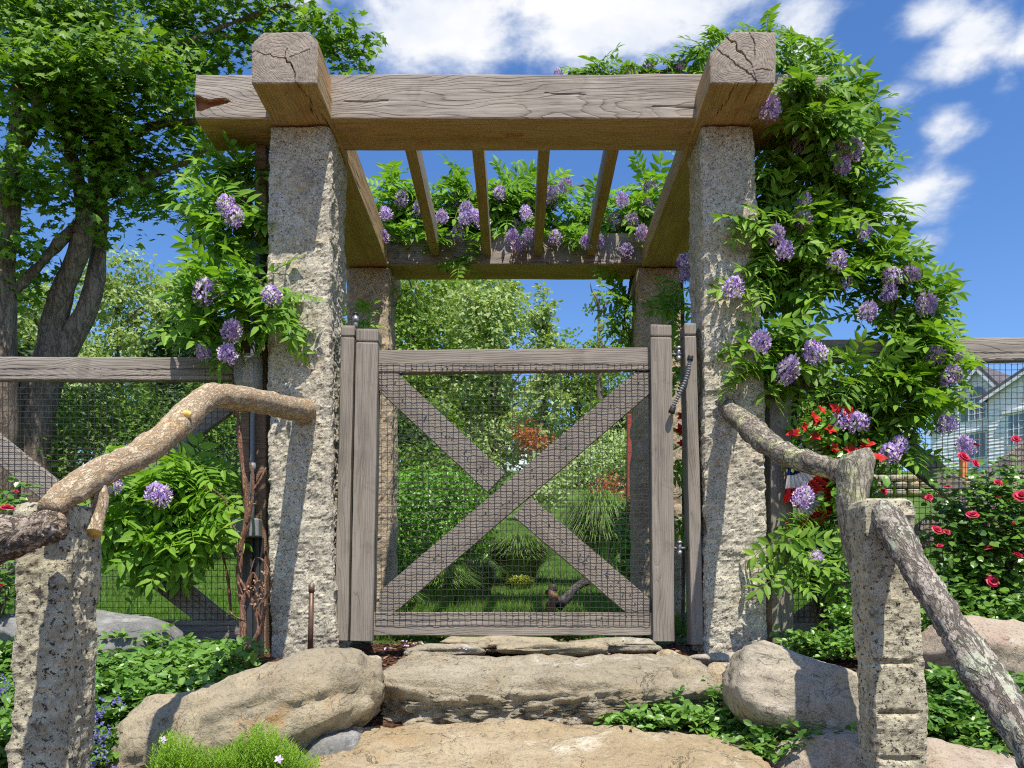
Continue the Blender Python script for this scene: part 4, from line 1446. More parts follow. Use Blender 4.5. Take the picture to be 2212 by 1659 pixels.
bgt = [  # name, label, x, ytop, halfw, D, mat, leaf, n, per
    ('tree', 'pale green tree rising behind the two maple trunks at far left', 70, 605, 190, 24, 'tree_light', .17, 150, 46),
    ('tree', 'pale green feathery tree with rounded top left of the pale pine', 255, 552, 150, 26, 'tree_light', .17, 170, 46),
    ('tree', 'pale green tree directly behind the left vine', 395, 585, 120, 28, 'tree_light', .17, 140, 44),
    ('tree', 'dark green bushy tree shading the slope behind the left vine', 415, 690, 130, 20, 'conifer', .16, 150, 46),
    ('tree', 'dark green tree low between the left maple trunks', 30, 760, 120, 19, 'conifer', .16, 110, 44),
    ('tree', 'yellow green willowy tree seen left in the gate opening', 900, 560, 185, 21, 'tree_mid', .14, 170, 46),
    ('tree', 'tall pale leafy tree seen in the middle of the gate opening', 1065, 588, 165, 20, 'tree_light', .13, 190, 44),
    ('tree', 'airy pale tree leaning right of the tall leafy tree in the gate opening', 1175, 650, 80, 18, 'tree_light', .12, 95, 36),
    ('tree', 'mid green tree below the sky gap in the gate opening', 1250, 745, 150, 23, 'tree_mid', .14, 130, 44),
    ('tree', 'green tree behind the rear right pillar', 1420, 640, 120, 24, 'tree_mid', .14, 110, 44),
    ('tree', 'green tree hidden mostly by the left granite pillar', 690, 600, 130, 25, 'tree_mid', .15, 130, 44),
    ('tree', 'grey green willow behind the right fence left of the house', 1880, 815, 110, 15, 'tree_light', .10, 110, 44),
    ('tree', 'dark green tree behind the right granite pillar near the bunting', 1760, 830, 100, 17, 'tree_mid', .12, 110, 44),
    ('tree', 'far tall pale tree filling behind the gate between the willowy and leafy trees', 985, 572, 160, 28, 'tree_light', .18, 170, 46),
    ('tree', 'far tall green tree just right of the left granite pillar', 830, 590, 140, 29, 'tree_light', .18, 150, 46),
    ('tree', 'far pale tree low behind the maple trunks', 150, 700, 170, 34, 'tree_light', .2, 150, 46),
    ('tree', 'far pale tree low behind the brown post', 500, 700, 170, 34, 'tree_mid', .2, 150, 46),
    ('tree', 'far green tree low behind the left stile of the gate', 820, 730, 150, 33, 'tree_mid', .2, 140, 46),
    ('tree', 'far pale tree low behind the middle of the gate rail', 1010, 760, 130, 36, 'tree_light', .2, 130, 46),
    ('tree', 'far green tree low behind the right stile of the gate', 1500, 760, 160, 33, 'tree_mid', .2, 140, 46),
    ('tree', 'far green tree low at the left edge beyond the fence', -80, 720, 170, 32, 'tree_mid', .2, 140, 46),
    ('tree', 'dense dark tree low in the gate opening behind the boxwood', 930, 870, 120, 13, 'tree_mid', .09, 150, 46),
    ('tree', 'dusky tree standing low right of the gate centre', 1330, 860, 95, 15, 'tree_mid', .09, 120, 44)]
for nm, lab, x, yt, hw, D, mt, lf_, n, per in bgt:
    bg_tree(nm, lab, x, yt, hw, D, MT[mt], lf_, int(n * 1.25), per)
bg_tree('wispy_tree', 'thin wispy tree with bare twigs against the blue in the gate opening', 1295, 605, 62, 16, MT['tree_mid'], .085, 60, 22, airy=.4, group=None)
bg_tree('pine_tree', 'dark blue-green pine poking out left of the wisteria on the left post', 432, 440, 74, 15, MT['conifer'], .2, 120, 40, squash=0, group=None,
        proto=(np.array([[0, 0, 0], [.5, .06, .02], [1, 0, 0], [.5, -.06, .02]]), np.array([[0, 2, 1], [0, 3, 2]])))


# the big maple at the left
def maple():
    D = 8.6
    t = thing('maple_tree', 'big maple with several leaning dark trunks filling the upper left', 'tree', V(60, 1010, D))
    def trunk(name, pts, seed, k=18):
        P = [V(x, y, d) for x, y, d, r in pts]
        v, f, nv = tube(P, [r * MPP(d) for x, y, d, r in pts], 60, k)
        v = v + nv * (.016 * fbm(v * np.array([6, 6, 2.5]), 4, seed))[:, None]
        return wobj(name, v, f, MT['trunk'], t, None, True)
    trunk('trunk', [(60, 1120, 8.6, 62), (62, 1000, 8.6, 46), (78, 880, 8.6, 38), (106, 780, 8.6, 34), (116, 700, 8.6, 24), (140, 620, 8.55, 22), (172, 540, 8.5, 20), (182, 470, 8.5, 17), (170, 390, 8.5, 15), (150, 310, 8.4, 12), (128, 200, 8.4, 9)], 1)
    trunk('trunk', [(118, 800, 8.6, 30), (150, 740, 8.65, 26), (192, 660, 8.7, 21), (212, 560, 8.75, 18), (212, 440, 8.8, 18), (206, 300, 8.8, 15), (215, 180, 8.8, 11), (230, 30, 8.9, 7)], 2)
    trunk('trunk', [(-30, 1130, 8.2, 60), (-5, 960, 8.2, 42), (2, 800, 8.2, 36), (6, 640, 8.2, 27), (10, 500, 8.2, 25), (24, 380, 8.2, 22), (40, 300, 8.2, 17), (42, 200, 8.2, 12), (60, 60, 8.2, 8)], 3)
    trunk('limb', [(8, 640, 8.2, 15), (50, 610, 8.25, 12), (110, 545, 8.35, 11), (168, 485, 8.5, 10)], 4, 12)
    trunk('limb', [(40, 320, 8.2, 15), (70, 270, 8.1, 14), (90, 200, 8.1, 11), (100, 120, 8.0, 7)], 5, 12)
    trunk('limb', [(215, 400, 8.75, 13), (255, 340, 8.7, 14), (290, 292, 8.6, 10), (350, 268, 8.5, 7), (440, 262, 8.4, 4)], 6, 12)
    trunk('limb', [(218, 430, 8.7, 9), (300, 390, 8.7, 7), (390, 355, 8.6, 5), (450, 318, 8.5, 4)], 7, 10)
    trunk('limb', [(205, 260, 8.8, 9), (300, 150, 8.8, 7), (430, 80, 8.8, 5), (560, 30, 8.9, 4), (640, 20, 9, 3), (735, 130, 9, 2)], 8, 10)
    blobs = [(60, 40, 170, 70, 8.3, 620), (40, 130, 130, 60, 8.0, 620), (200, 60, 150, 80, 8.6, 700), (330, 60, 150, 80, 9.0, 640), (470, 70, 90, 80, 9.3, 420), (430, 130, 100, 45, 9.1, 300),
             (140, 190, 110, 50, 7.9, 480), (260, 180, 110, 60, 8.2, 480), (220, 250, 90, 50, 8.2, 300), (360, 200, 70, 70, 8.5, 380), (410, 260, 50, 45, 8.5, 160),
             (60, 215, 70, 40, 7.7, 150), (35, 380, 50, 45, 7.8, 160), (70, 400, 40, 60, 8.1, 140), (20, 440, 40, 60, 8.4, 80), (140, 290, 40, 60, 8.4, 110),
             (290, 330, 60, 40, 8.6, 190), (240, 370, 70, 35, 8.6, 170), (320, 400, 70, 35, 8.7, 190), (380, 320, 50, 22, 8.6, 90), (270, 440, 70, 28, 8.7, 140), (200, 320, 35, 40, 8.6, 80),
             (80, 560, 60, 50, 8.5, 130), (40, 640, 40, 60, 8.6, 70), (160, 430, 25, 40, 8.5, 40), (225, 520, 22, 22, 8.7, 30), (240, 500, 20, 25, 8.7, 20),
             (610, 20, 55, 42, 9.0, 260), (540, 40, 40, 60, 9.2, 150), (715, 120, 35, 36, 9.0, 150), (752, 130, 30, 36, 9.0, 130), (690, 90, 25, 20, 9.0, 60),
             (-120, 120, 130, 130, 8.2, 400), (-150, 350, 110, 110, 8.2, 300), (200, -90, 330, 80, 8.7, 800), (-60, 560, 70, 70, 8.4, 150)]
    Vv, Ff, n0 = [], [], 0
    for (x, y, rx, ry, d, n) in blobs:
        c = V(x, y, d)
        rad = np.array([rx * MPP(d), .5 + .4 * min(1, rx / 100), ry * MPP(d)])
        ncl = max(3, n // 22)
        n = int(n * 1.75)
        cd = rand_dirs(ncl)
        cc = c + cd * rad * (rng.random((ncl, 1)) ** .5)
        per = n // ncl
        pos = np.repeat(cc, per, 0) + np.clip(rng.normal(size=(ncl * per, 3)), -1.7, 1.7) * np.array([.17, .17, .075])
        nrm = np.array([.12, -.5, .7]) + rng.normal(size=pos.shape) * .36
        al = rand_dirs(len(pos)) * np.array([1, 1, .3]) + np.array([0, -.2, -.5])
        v, f = scatter(MAPLE, pos, nrm, al, (.074 if d < 9.2 else .068) * (.6 + .6 * rng.random(len(pos))))
        Vv.append(v); Ff.append(f + n0); n0 += len(v)
    wobj('crown', np.concatenate(Vv), np.concatenate(Ff), MT['maple'], t)


maple()


# hedges and shrubs
def shrub(name, label, cat, lobes, mat, n, size, proto=OVAL, per=14, cr=.09, shell=.8, up=.5, stem=None, flat=1.0):
    """lobes: (view x, y, D, rx, ry px, depth m)."""
    Ls = [(V(x, y, D), np.array([rx * MPP(D), dp, ry * MPP(D)])) for x, y, D, rx, ry, dp in lobes]
    c0 = Ls[0][0]
    t = thing(name, label, cat, (c0[0], c0[1], float(gz(c0[0], c0[1]))))
    ncl = n // per
    cc, d = crown_clusters(Ls, ncl, shell)
    pos = np.repeat(cc, per, 0) + rng.normal(size=(ncl * per, 3)) * cr * np.array([1, 1, flat])
    g = gz(pos[:, 0], pos[:, 1])
    ok = pos[:, 2] > g - .02
    out = np.repeat(d, per, 0)[ok]
    pos = pos[ok]
    nrm = np.array([0, -.15, up]) + out * .5 + rng.normal(size=pos.shape) * .5
    al = rand_dirs(len(pos)) + out * .5 + np.array([0, 0, .3])
    v, f = scatter(proto, pos, nrm, al, size * (.65 + .6 * rng.random(len(pos))))
    wobj('foliage', v, f, mat, t)
    if stem:
        mb = MB()
        for k in range(stem):
            tip, _ = crown_clusters(Ls, 1, .3)
            limbs(mb, (c0[0] + R.uniform(-.1, .1), c0[1], float(gz(c0[0], c0[1])) - .03), [tip[0]], .014, k)
        mb.build('stems', MT['twig_grey'], t, True)
    return t


SPRAY = (np.array([[0, 0, 0], [.35, .16, .05], [.4, .05, .03], [.75, .2, .0], [.7, .04, .0], [1, 0, -.06], [.7, -.04, 0], [.75, -.2, 0], [.4, -.05, .03], [.35, -.16, .05]]),
         np.array([[0, 2, 1], [0, 8, 2], [2, 4, 3], [2, 8, 6], [2, 6, 4], [4, 6, 5], [8, 7, 6], [0, 9, 8]]))
for (x, yt, D, rx, lab) in ((60, 880, 9.5, 95, 'green arborvitae hedge bush behind the maple trunk'), (190, 850, 9.2, 100, 'green arborvitae hedge bush behind the middle of the left fence'),
                            (330, 842, 9.0, 105, 'green arborvitae hedge bush behind the branch rail'), (455, 836, 9.3, 95, 'green arborvitae hedge bush nearest the brown post'),
                            (-90, 870, 9.6, 110, 'green arborvitae hedge bush at the far left edge')):
    base = 1195
    sh = shrub('hedge_bush', lab, 'hedge', [(x, yt + 60, D, rx * .7, 60, .5), (x, (yt + base) / 2 - 20, D, rx, (base - yt) / 2 - 20, .7), (x, base - 80, D, rx * 1.05, 100, .75)], MT['hedge'], 5200, .085, SPRAY, 20, .09, .72)
    sh['group'] = 'arborvitae hedge behind the left fence'
shrub('boxwood', 'round clipped boxwood with small glossy leaves inside the gate on the left', 'shrub', [(920, 1130, 6.6, 128, 118, .45), (860, 1160, 6.7, 110, 110, .45), (985, 1120, 6.8, 82, 95, .35), (800, 1140, 6.8, 100, 120, .4)], MT['box'], 17000, .036, OVAL, 16, .04, .86)
shrub('shrub', 'loose green shrub above the boxwood in the gate', 'shrub', [(1010, 1040, 9.0, 75, 55, .5), (930, 1010, 9.5, 90, 45, .5)], MT['hedge'], 2600, .06, OVAL, 14, .09, .5)
shrub('shrub', 'dark feathery shrub in the gate opening by the rear left pillar', 'shrub', [(900, 935, 11, 70, 75, .6), (960, 985, 11, 70, 50, .6)], MT['conifer'], 3400, .09, SPRAY, 18, .1, .5)
shrub('russet_shrub', 'russet leaved shrub between the trees above the gate cross', 'shrub', [(1160, 955, 14, 32, 15, .4), (1130, 940, 14, 18, 9, .3)], MT['redleaf'], 420, .08, DIAMOND, 12, .1, .3)
shrub('russet_shrub', 'russet leaved shrub behind the tall fountain grass', 'shrub', [(1310, 1058, 8.4, 45, 14, .3), (1352, 1095, 8.4, 18, 36, .3)], MT['redleaf'], 380, .055, DIAMOND, 12, .06, .3)
shrub('shrub', 'dark leafy shrub right of the fountain grass before the rear right pillar', 'shrub', [(1395, 1130, 7.2, 40, 90, .25), (1380, 1220, 6.4, 30, 50, .2)], MT['box'], 2600, .045, OVAL, 14, .05, .7)
shrub('shrub', 'narrow leafy shrub hiding the foot of the red post', 'shrub', [(1368, 1170, 5.9, 24, 95, .15)], MT['box'], 1300, .045, OVAL, 12, .04, .6)
shrub('shrub', 'grey green shrub below the trees right of the gate cross', 'shrub', [(1240, 1010, 11, 80, 45, .6), (1330, 985, 11.5, 70, 60, .6), (1180, 1050, 10.5, 60, 35, .5)], MT['tree_light'], 3600, .06, OVAL, 14, .09, .5)


def grass_clump(name, label, x, ybase, D, hpx, wpx, mat, n=900, seed=1, width=.006, upright=.5):
    b = V(x, ybase, D)
    g0 = float(gz(b[0], D))
    t = thing(name, label, 'ornamental grass', (b[0], D, g0))
    H, Wd = hpx * MPP(D), wpx * MPP(D)
    mb = MB()
    a = rng.random(n) * 6.283
    ro = .3 * Wd * np.sqrt(rng.random(n))
    L = H * (.75 + .5 * rng.random(n))
    lean = (.15 + .85 * rng.random(n)) * Wd
    ts = np.linspace(0, 1, 7)
    dx, dy = np.cos(a), np.sin(a)
    rad = ro[:, None] + lean[:, None] * (ts ** 1.5)[None]
    z = L[:, None] * (1.35 * ts - (.55 + upright * 0) * ts ** 2.4 * (1.15 + .5 * (lean / Wd)[:, None]))
    P = np.stack([b[0] + dx[:, None] * rad, D + dy[:, None] * rad * .8, g0 + z], -1)
    P += rng.normal(size=(n, 1, 3)) * .012
    side = np.stack([-dy, dx, np.zeros(n)], -1)[:, None, :] * (width * (1 - ts ** 2.5) + .0006)[None, :, None]
    v = np.stack([P - side, P + side], 2).reshape(-1, 3)
    k = len(ts) * 2
    q = np.array([[2 * i, 2 * i + 1, 2 * i + 3, 2 * i + 2] for i in range(len(ts) - 1)])
    f = (q[None] + (np.arange(n) * k)[:, None, None]).reshape(-1, 4)
    tag(wobj('blades', v, f, mat, t, None, True), kind='stuff')
    return t


grass_clump('fountain_grass', 'tall rounded fountain grass inside the gate on the right', 1292, 1290, 7.0, 250, 92, MT['ograss'], 2600, 1, .005)
grass_clump('fountain_grass', 'broad arching fountain grass below the gate cross', 1120, 1220, 7.2, 130, 110, MT['ograss'], 2000, 2, .005)
grass_clump('fountain_grass', 'low arching grass clump behind the lower left of the gate', 955, 1310, 5.6, 110, 85, MT['ograss'], 1300, 3, .0045)
grass_clump('fountain_grass', 'small grass tuft at the foot of the left brace behind the gate', 870, 1345, 5.1, 60, 50, MT['ograss'], 600, 4, .004)
grass_clump('yellow_grass', 'small yellow grass tuft on the lawn beyond the gate', 1122, 1228, 6.9, 32, 30, MT['ygrass'], 420, 5, .005)
grass_clump('fountain_grass', 'grass clump beside the boxwood above the low arching clump', 1035, 1225, 6.3, 100, 60, MT['ograss'], 900, 6, .0045)

# weathered root on the lawn beyond the gate
t = thing('root_sculpture', 'weathered forked root lying on the lawn beyond the gate', 'root', V(1200, 1325, 4.75))
log_tube('stump', [(1186, 1330, 4.7, 12), (1192, 1308, 4.7, 12), (1196, 1292, 4.72, 10), (1188, 1282, 4.72, 8), (1178, 1277, 4.72, 4)], MT['root'], t, 30, 16, 31, .12, .05)
log_tube('arm', [(1205, 1310, 4.72, 12), (1225, 1290, 4.75, 11), (1246, 1268, 4.8, 9), (1266, 1258, 4.85, 9), (1272, 1262, 4.86, 4)], MT['root_grey'], t, 30, 16, 32, .12, .06)
log_tube('arm', [(1196, 1296, 4.74, 9), (1186, 1282, 4.76, 8), (1196, 1270, 4.78, 7), (1204, 1276, 4.78, 3)], MT['root_grey'], t, 20, 14, 33, .12, .06)
t = thing('red_post', 'slim faded red post standing left of the rear right pillar', 'post', V(1362, 1065, 6.2))
v0, q0 = bevel_box(V(1354, 0, 6.2)[0], V(1367, 0, 6.2)[0], 6.18, 6.23, float(gz(.86, 6.2)) - .05, V(0, 895, 6.2)[2], .006)
wobj('shaft', v0, q0, MT['redpaint'], t)

# ------------------------------------------------------------------ wisteria


def compound_leaf(n_pairs, seed, length=.2, ll=.066, lw=.024, droop=.5):
    """Rachis along x with n_pairs of folded leaflets and an end leaflet, drooping towards -z."""
    rr = random.Random(seed)
    mb_v, mb_f, mi, n0 = [], [], [], 0
    def curve(t):
        return np.array([length * t * (1 - .12 * t * droop), rr.uniform(-.002, .002), -droop * length * .55 * t * t])
    ts = np.linspace(0, 1, 6)
    P = np.array([curve(t) for t in ts])
    v, f, _ = tube(P, [.0016] * 6, 0, 3, False)
    mb_v.append(v); mb_f.append(np.concatenate([f[0][:, [0, 1, 2]], f[0][:, [0, 2, 3]]])); n0 += len(v)
    nst = len(mb_f[0])
    def leaflet(base, d, nrm, L, wd):
        nonlocal n0
        d = d / np.linalg.norm(d)
        s = np.cross(nrm, d); s /= np.linalg.norm(s)
        nn = np.cross(d, s)
        pts = []
        cu = rr.uniform(.05, .28) * L
        for (u, w_, z) in ((0, 0, 0), (.28, .5, .12), (.62, .42, .10), (1, 0, 0), (.62, -.42, .10), (.28, -.5, .12), (.3, 0, 0), (.64, 0, 0)):
            pts.append(base + d * u * L + s * w_ * wd + nn * (z * wd - cu * u * u))
        mb_v.append(np.array(pts))
        mb_f.append(OVAL[1] + n0)
        n0 += 8
    for k in range(n_pairs):
        t = .2 + .74 * k / max(1, n_pairs - 1)
        b = curve(t)
        sc = (.72 + .5 * math.sin(math.pi * (.2 + .6 * k / n_pairs))) * rr.uniform(.85, 1.1)
        for sgn in (-1, 1):
            a = math.radians(rr.uniform(48, 70))
            d = np.array([math.cos(a), sgn * math.sin(a), rr.uniform(-.35, .1)])
            leaflet(b, d, np.array([rr.uniform(-.25, .25), rr.uniform(-.3, .3), 1.0]), ll * sc, lw * sc)
    leaflet(curve(1), np.array([1, rr.uniform(-.2, .2), -.45]), np.array([.3, 0, 1.0]), ll * 1.05, lw)
    return np.concatenate(mb_v), np.concatenate(mb_f)


CLEAF = [compound_leaf(4 + k % 4, 100 + k, .185 + .014 * (k % 4), .055 + .004 * (k % 3), .0215 + .001 * (k % 3), .2 + .16 * (k % 5)) for k in range(10)]
CLEAF_ME = {}


def cleaf_me(k, mat):
    key = (k, mat)
    if key not in CLEAF_ME:
        v, f = CLEAF[k]
        CLEAF_ME[key] = mesh_np('wisteria_leaf', v, f, MT[mat])
    return CLEAF_ME[key]


def raceme(seed, L=.085, r=.034, n=64):
    """A short wisteria raceme hanging along -z: little keeled flowers on stalks round a rachis."""
    rr = random.Random(seed)
    V_, F_, n0 = [], [], 0
    v, f, _ = tube([np.array([0, 0, .025]), np.array([0, 0, -L])], [.0018, .001], 4, 4, False)
    V_.append(v); F_.append(np.concatenate([f[0][:, [0, 1, 2]], f[0][:, [0, 2, 3]]])); n0 += len(v)
    for k in range(n):
        u = (k + .5) / n
        a = k * 2.39996 + rr.uniform(-.3, .3)
        rad = r * (math.sin(math.pi * (.1 + .78 * u)) ** .65) * rr.uniform(.8, 1.1)
        z = -L * u
        c = np.array([rad * math.cos(a), rad * math.sin(a), z + rad * .15])
        o = np.array([math.cos(a), math.sin(a), .25 + rr.uniform(-.4, .3)]); o /= np.linalg.norm(o)
        s = np.cross(o, [0, 0, 1.0]); s /= np.linalg.norm(s)
        w = np.cross(s, o)
        b = rr.uniform(.008, .0115)
        # banner (two folded faces) and a keel below
        pts = np.array([c, c + w * b * 1.2 + s * b * .75 + o * b * .2, c + w * b * 1.5 + o * b * .5, c + w * b * 1.2 - s * b * .75 + o * b * .2,
                        c + o * b * 1.3 - w * b * .1, c + o * b * .8 - w * b * .8 + s * b * .3, c + o * b * .8 - w * b * .8 - s * b * .3])
        V_.append(pts)
        F_.append(np.array([[0, 1, 2], [0, 2, 3], [0, 4, 5], [0, 6, 4], [4, 6, 5]]) + n0)
        n0 += 7
    return np.concatenate(V_), np.concatenate(F_)


RACEME = [raceme(200 + k, .062 + .009 * (k % 3), .029 + .003 * (k % 2), 84) for k in range(5)]
RACEME_ME = [mesh_np('wisteria_raceme', v, f, MT['wflower']) for v, f in RACEME]


def frame(p, xdir, zhint):
    x = Vector(xdir).normalized()
    z = Vector(zhint)
    z = (z - x * z.dot(x))
    if z.length < 1e-4: z = Vector((0, 0, 1)) - x * x.z
    z.normalize()
    y = z.cross(x)
    M = Matrix((x, y, z)).transposed().to_4x4()
    M.translation = Vector(p)
    return M


def vine(label, blobs, flowers, stems, base, stem_mat='twig', leafmat_='wisteria', seed=1, limit=290, fscale=1.0, dens=.85):
    """blobs: view x, y, rx, ry, D, half depth m, leaves, scale. flowers: view x, y, D, scale."""
    t = thing('wisteria_vine', label, 'vine', base)
    rr = random.Random(seed)
    Ms = []
    for (x, y, rx, ry, D, dd, n, sc) in blobs:
        c = V(x, y, D)
        rad = np.array([rx * MPP(D), dd, ry * MPP(D)])
        for _ in range(int(n * dens)):
            d = Vector((rr.gauss(0, 1), rr.gauss(0, 1), rr.gauss(0, 1))).normalized()
            u = rr.random() ** .45
            p = np.array(c) + np.array(d) * rad * u * .88
            out = Vector((d.x * 1.0, d.y * .8 - .28, d.z * .45 - .12)) + Vector((rr.gauss(0, .5), rr.gauss(0, .4), rr.gauss(0, .32)))
            zh = Vector((rr.gauss(.08, .32), -.75 + rr.gauss(0, .35), .7))
            s = sc * rr.uniform(.75, 1.2)
            M = frame(p - np.array(out.normalized()) * .08 * s, out, zh) @ Matrix.Scale(s, 4)
            Ms.append((p[1] + (0 if u > .55 else .12), rr.randrange(len(CLEAF)), M))
    Ms.sort(key=lambda q: q[0])
    for dpt, k, M in Ms[:limit]:
        link('leaf', cleaf_me(k, leafmat_ if rr.random() < .75 else 'wisteria_l'), t, M)
    rest = Ms[limit:]
    if rest:
        Vs, Fs, n0 = [], [], 0
        for dpt, k, M in rest:
            v, f = CLEAF[k]
            A = np.array(M)
            Vs.append(v @ A[:3, :3].T + A[:3, 3]); Fs.append(f + n0); n0 += len(v)
        tag(wobj('leaves', np.concatenate(Vs), np.concatenate(Fs), MT[leafmat_], t), kind='stuff')
    for k, (x, y, D, s) in enumerate(flowers):
        tilt = Matrix.Rotation(rr.uniform(-.5, .5), 4, 'X') @ Matrix.Rotation(rr.uniform(-.45, .45), 4, 'Y') @ Matrix.Rotation(rr.uniform(0, 6.28), 4, 'Z')
        p = V(x, y, D) + np.array([0, 0, .033 * s * fscale])
        link('flower_cluster', RACEME_ME[k % len(RACEME_ME)], t, Matrix.Translation(Vector(p)) @ tilt @ Matrix.Scale(s * fscale, 4))
    for pts in stems:
        P = [V(x, y, D) for x, y, D, r in pts]
        v, f, nv = tube(P, [r * MPP(D) for x, y, D, r in pts], max(12, 7 * len(pts)), 8)
        v = v + nv * (.003 * fbm(v * 35, 2, seed))[:, None]
        wobj('stem', v, f, MT[stem_mat], t, None, True)
    return t


# right-hand vine, climbing the pillar and spilling along the fence
vine('huge wisteria with many purple flowers spilling off the right end of the beams', [
    (1730, 190, 50, 60, 3.75, .12, 40, 1), (1790, 225, 60, 50, 3.75, .12, 46, 1), (1840, 270, 70, 60, 3.8, .14, 56, 1), (1740, 290, 85, 80, 3.66, .16, 80, 1),
    (1840, 345, 60, 55, 3.65, .14, 46, 1), (1700, 400, 80, 70, 3.62, .16, 70, 1), (1800, 420, 80, 60, 3.68, .15, 60, 1), (1670, 500, 80, 60, 3.5, .13, 56, 1),
    (1770, 510, 85, 65, 3.62, .16, 70, 1), (1870, 470, 50, 45, 3.7, .1, 18, 1), (1900, 440, 34, 22, 3.7, .05, 4, 1), (1700, 600, 100, 60, 3.56, .15, 60, 1), (1820, 595, 90, 36, 3.62, .12, 36, 1), (1900, 560, 70, 45, 3.66, .12, 34, 1),
    (1950, 600, 60, 45, 3.6, .12, 34, 1), (1990, 660, 50, 50, 3.58, .12, 26, 1), (1670, 735, 60, 34, 3.46, .1, 24, 1), (1850, 670, 50, 25, 3.6, .08, 7, .95), (1945, 700, 44, 45, 3.58, .1, 24, 1), (2000, 735, 50, 40, 3.52, .1, 24, .95),
    (1640, 790, 45, 40, 3.42, .09, 24, 1), (1700, 800, 45, 35, 3.46, .08, 16, .95), (1790, 765, 50, 24, 3.5, .07, 10, .9), (1850, 815, 80, 36, 3.5, .09, 26, .95), (1950, 810, 80, 50, 3.5, .1, 40, 1), (2030, 790, 40, 40, 3.5, .08, 20, .9), (1990, 840, 50, 40, 3.48, .08, 18, .95), (2045, 750, 30, 24, 3.5, .05, 8, .85),
    (1760, 850, 40, 14, 3.5, .05, 3, .8), (1920, 890, 50, 40, 3.52, .09, 14, .95), (1990, 890, 45, 50, 3.5, .08, 18, .9), (1940, 975, 50, 40, 3.5, .07, 10, .9), (1770, 1000, 60, 40, 3.56, .06, 5, .8), (1780, 1130, 60, 50, 3.5, .08, 14, .9), (1750, 1210, 50, 40, 3.5, .07, 10, .9),
    (1685, 1165, 28, 45, 3.3, .05, 7, .9), (1705, 1230, 25, 30, 3.3, .05, 5, .9), (1880, 970, 36, 30, 3.5, .06, 6, .9), (1745, 190, 50, 50, 3.36, .06, 34, .9), (1700, 130, 30, 40, 3.45, .08, 16, .8), (1760, 120, 40, 40, 3.6, .08, 18, .8), (1770, 260, 50, 40, 3.4, .06, 24, .95), (1600, 470, 20, 40, 3.4, .06, 8, .8), (1620, 600, 30, 50, 3.42, .06, 14, .9)],
     [(1668, 237, 3.3, 1.15), (1715, 188, 3.6, .9), (1740, 215, 3.62, .8), (1810, 328, 3.44, 1.05), (1848, 322, 3.42, 1.1), (1826, 362, 3.44, .95), (1728, 312, 3.5, .95), (1740, 440, 3.46, .95), (1729, 482, 3.42, .95), (1677, 507, 3.36, .95), (1697, 545, 3.36, .95),
      (1815, 568, 3.44, 1.05), (1868, 500, 3.55, .9), (1585, 630, 3.33, 1.1), (1924, 603, 3.46, 1.05), (1965, 597, 3.46, 1.0), (1920, 634, 3.46, .9), (1998, 656, 3.44, 1.1), (1880, 676, 3.44, 1.0), (1832, 612, 3.5, .8), (1648, 743, 3.32, 1.15), (1751, 768, 3.36, 1.2), (1712, 800, 3.34, 1.25),
      (2020, 772, 3.4, 1.0), (2057, 810, 3.4, .95), (2042, 826, 3.41, .9), (2042, 918, 3.4, 1.0), (1818, 908, 3.42, .95), (1850, 919, 3.41, 1.1), (1740, 1077, 3.4, 1.15), (1916, 988, 3.4, 1.15), (1942, 966, 3.42, .95), (2080, 964, 3.4, 1.0), (1763, 1211, 3.4, .85), (1475, 570, 3.75, .9), (2075, 772, 3.45, .5)],
     [[(1700, 1400, 3.7, 9), (1690, 1100, 3.72, 9), (1720, 800, 3.74, 8), (1660, 500, 3.74, 8), (1720, 250, 3.74, 6), (1780, 180, 3.7, 3)],
      [(1950, 1000, 3.58, 4), (1990, 850, 3.58, 5), (1930, 700, 3.6, 6), (1935, 620, 3.6, 5), (1870, 480, 3.65, 4), (1800, 380, 3.68, 3)],
      [(1700, 830, 3.7, 5), (1800, 840, 3.62, 4), (1930, 850, 3.58, 3.5), (2050, 800, 3.54, 2.5)], [(1670, 520, 3.72, 4), (1770, 560, 3.62, 4), (1900, 600, 3.6, 3), (1990, 650, 3.56, 2)],
      [(1870, 1010, 3.6, 5), (1890, 960, 3.6, 5), (1912, 900, 3.6, 4), (1960, 830, 3.58, 3)]],
     V(1700, 1400, 3.7), 'twig_grey', seed=5, limit=295, dens=.9)

# along the top of the front lintel, beside the right beam end
vine('wisteria shoots standing above the front beam left of its right end', [
    (1290, 150, 50, 14, 3.85, .05, 24, .75), (1390, 155, 60, 10, 3.85, .05, 22, .7), (1470, 145, 45, 18, 3.85, .05, 22, .75), (1515, 105, 30, 26, 3.8, .05, 18, .75), (1570, 78, 40, 14, 3.7, .05, 13, .7), (1640, 66, 40, 10, 3.6, .05, 13, .7), (1700, 75, 16, 12, 3.5, .05, 5, .65), (735, 155, 22, 6, 3.85, .04, 3, .6)],
     [(1362, 158, 3.82, .8), (1400, 150, 3.82, .6), (1205, 162, 3.84, .6), (1468, 150, 3.82, .7)],
     [[(1200, 172, 3.9, 2), (1330, 160, 3.86, 2.2), (1450, 150, 3.85, 2.5), (1520, 100, 3.82, 1.6), (1560, 70, 3.8, 1)]], V(1400, 180, 3.85), 'twig_grey', 'wisteria', 6)

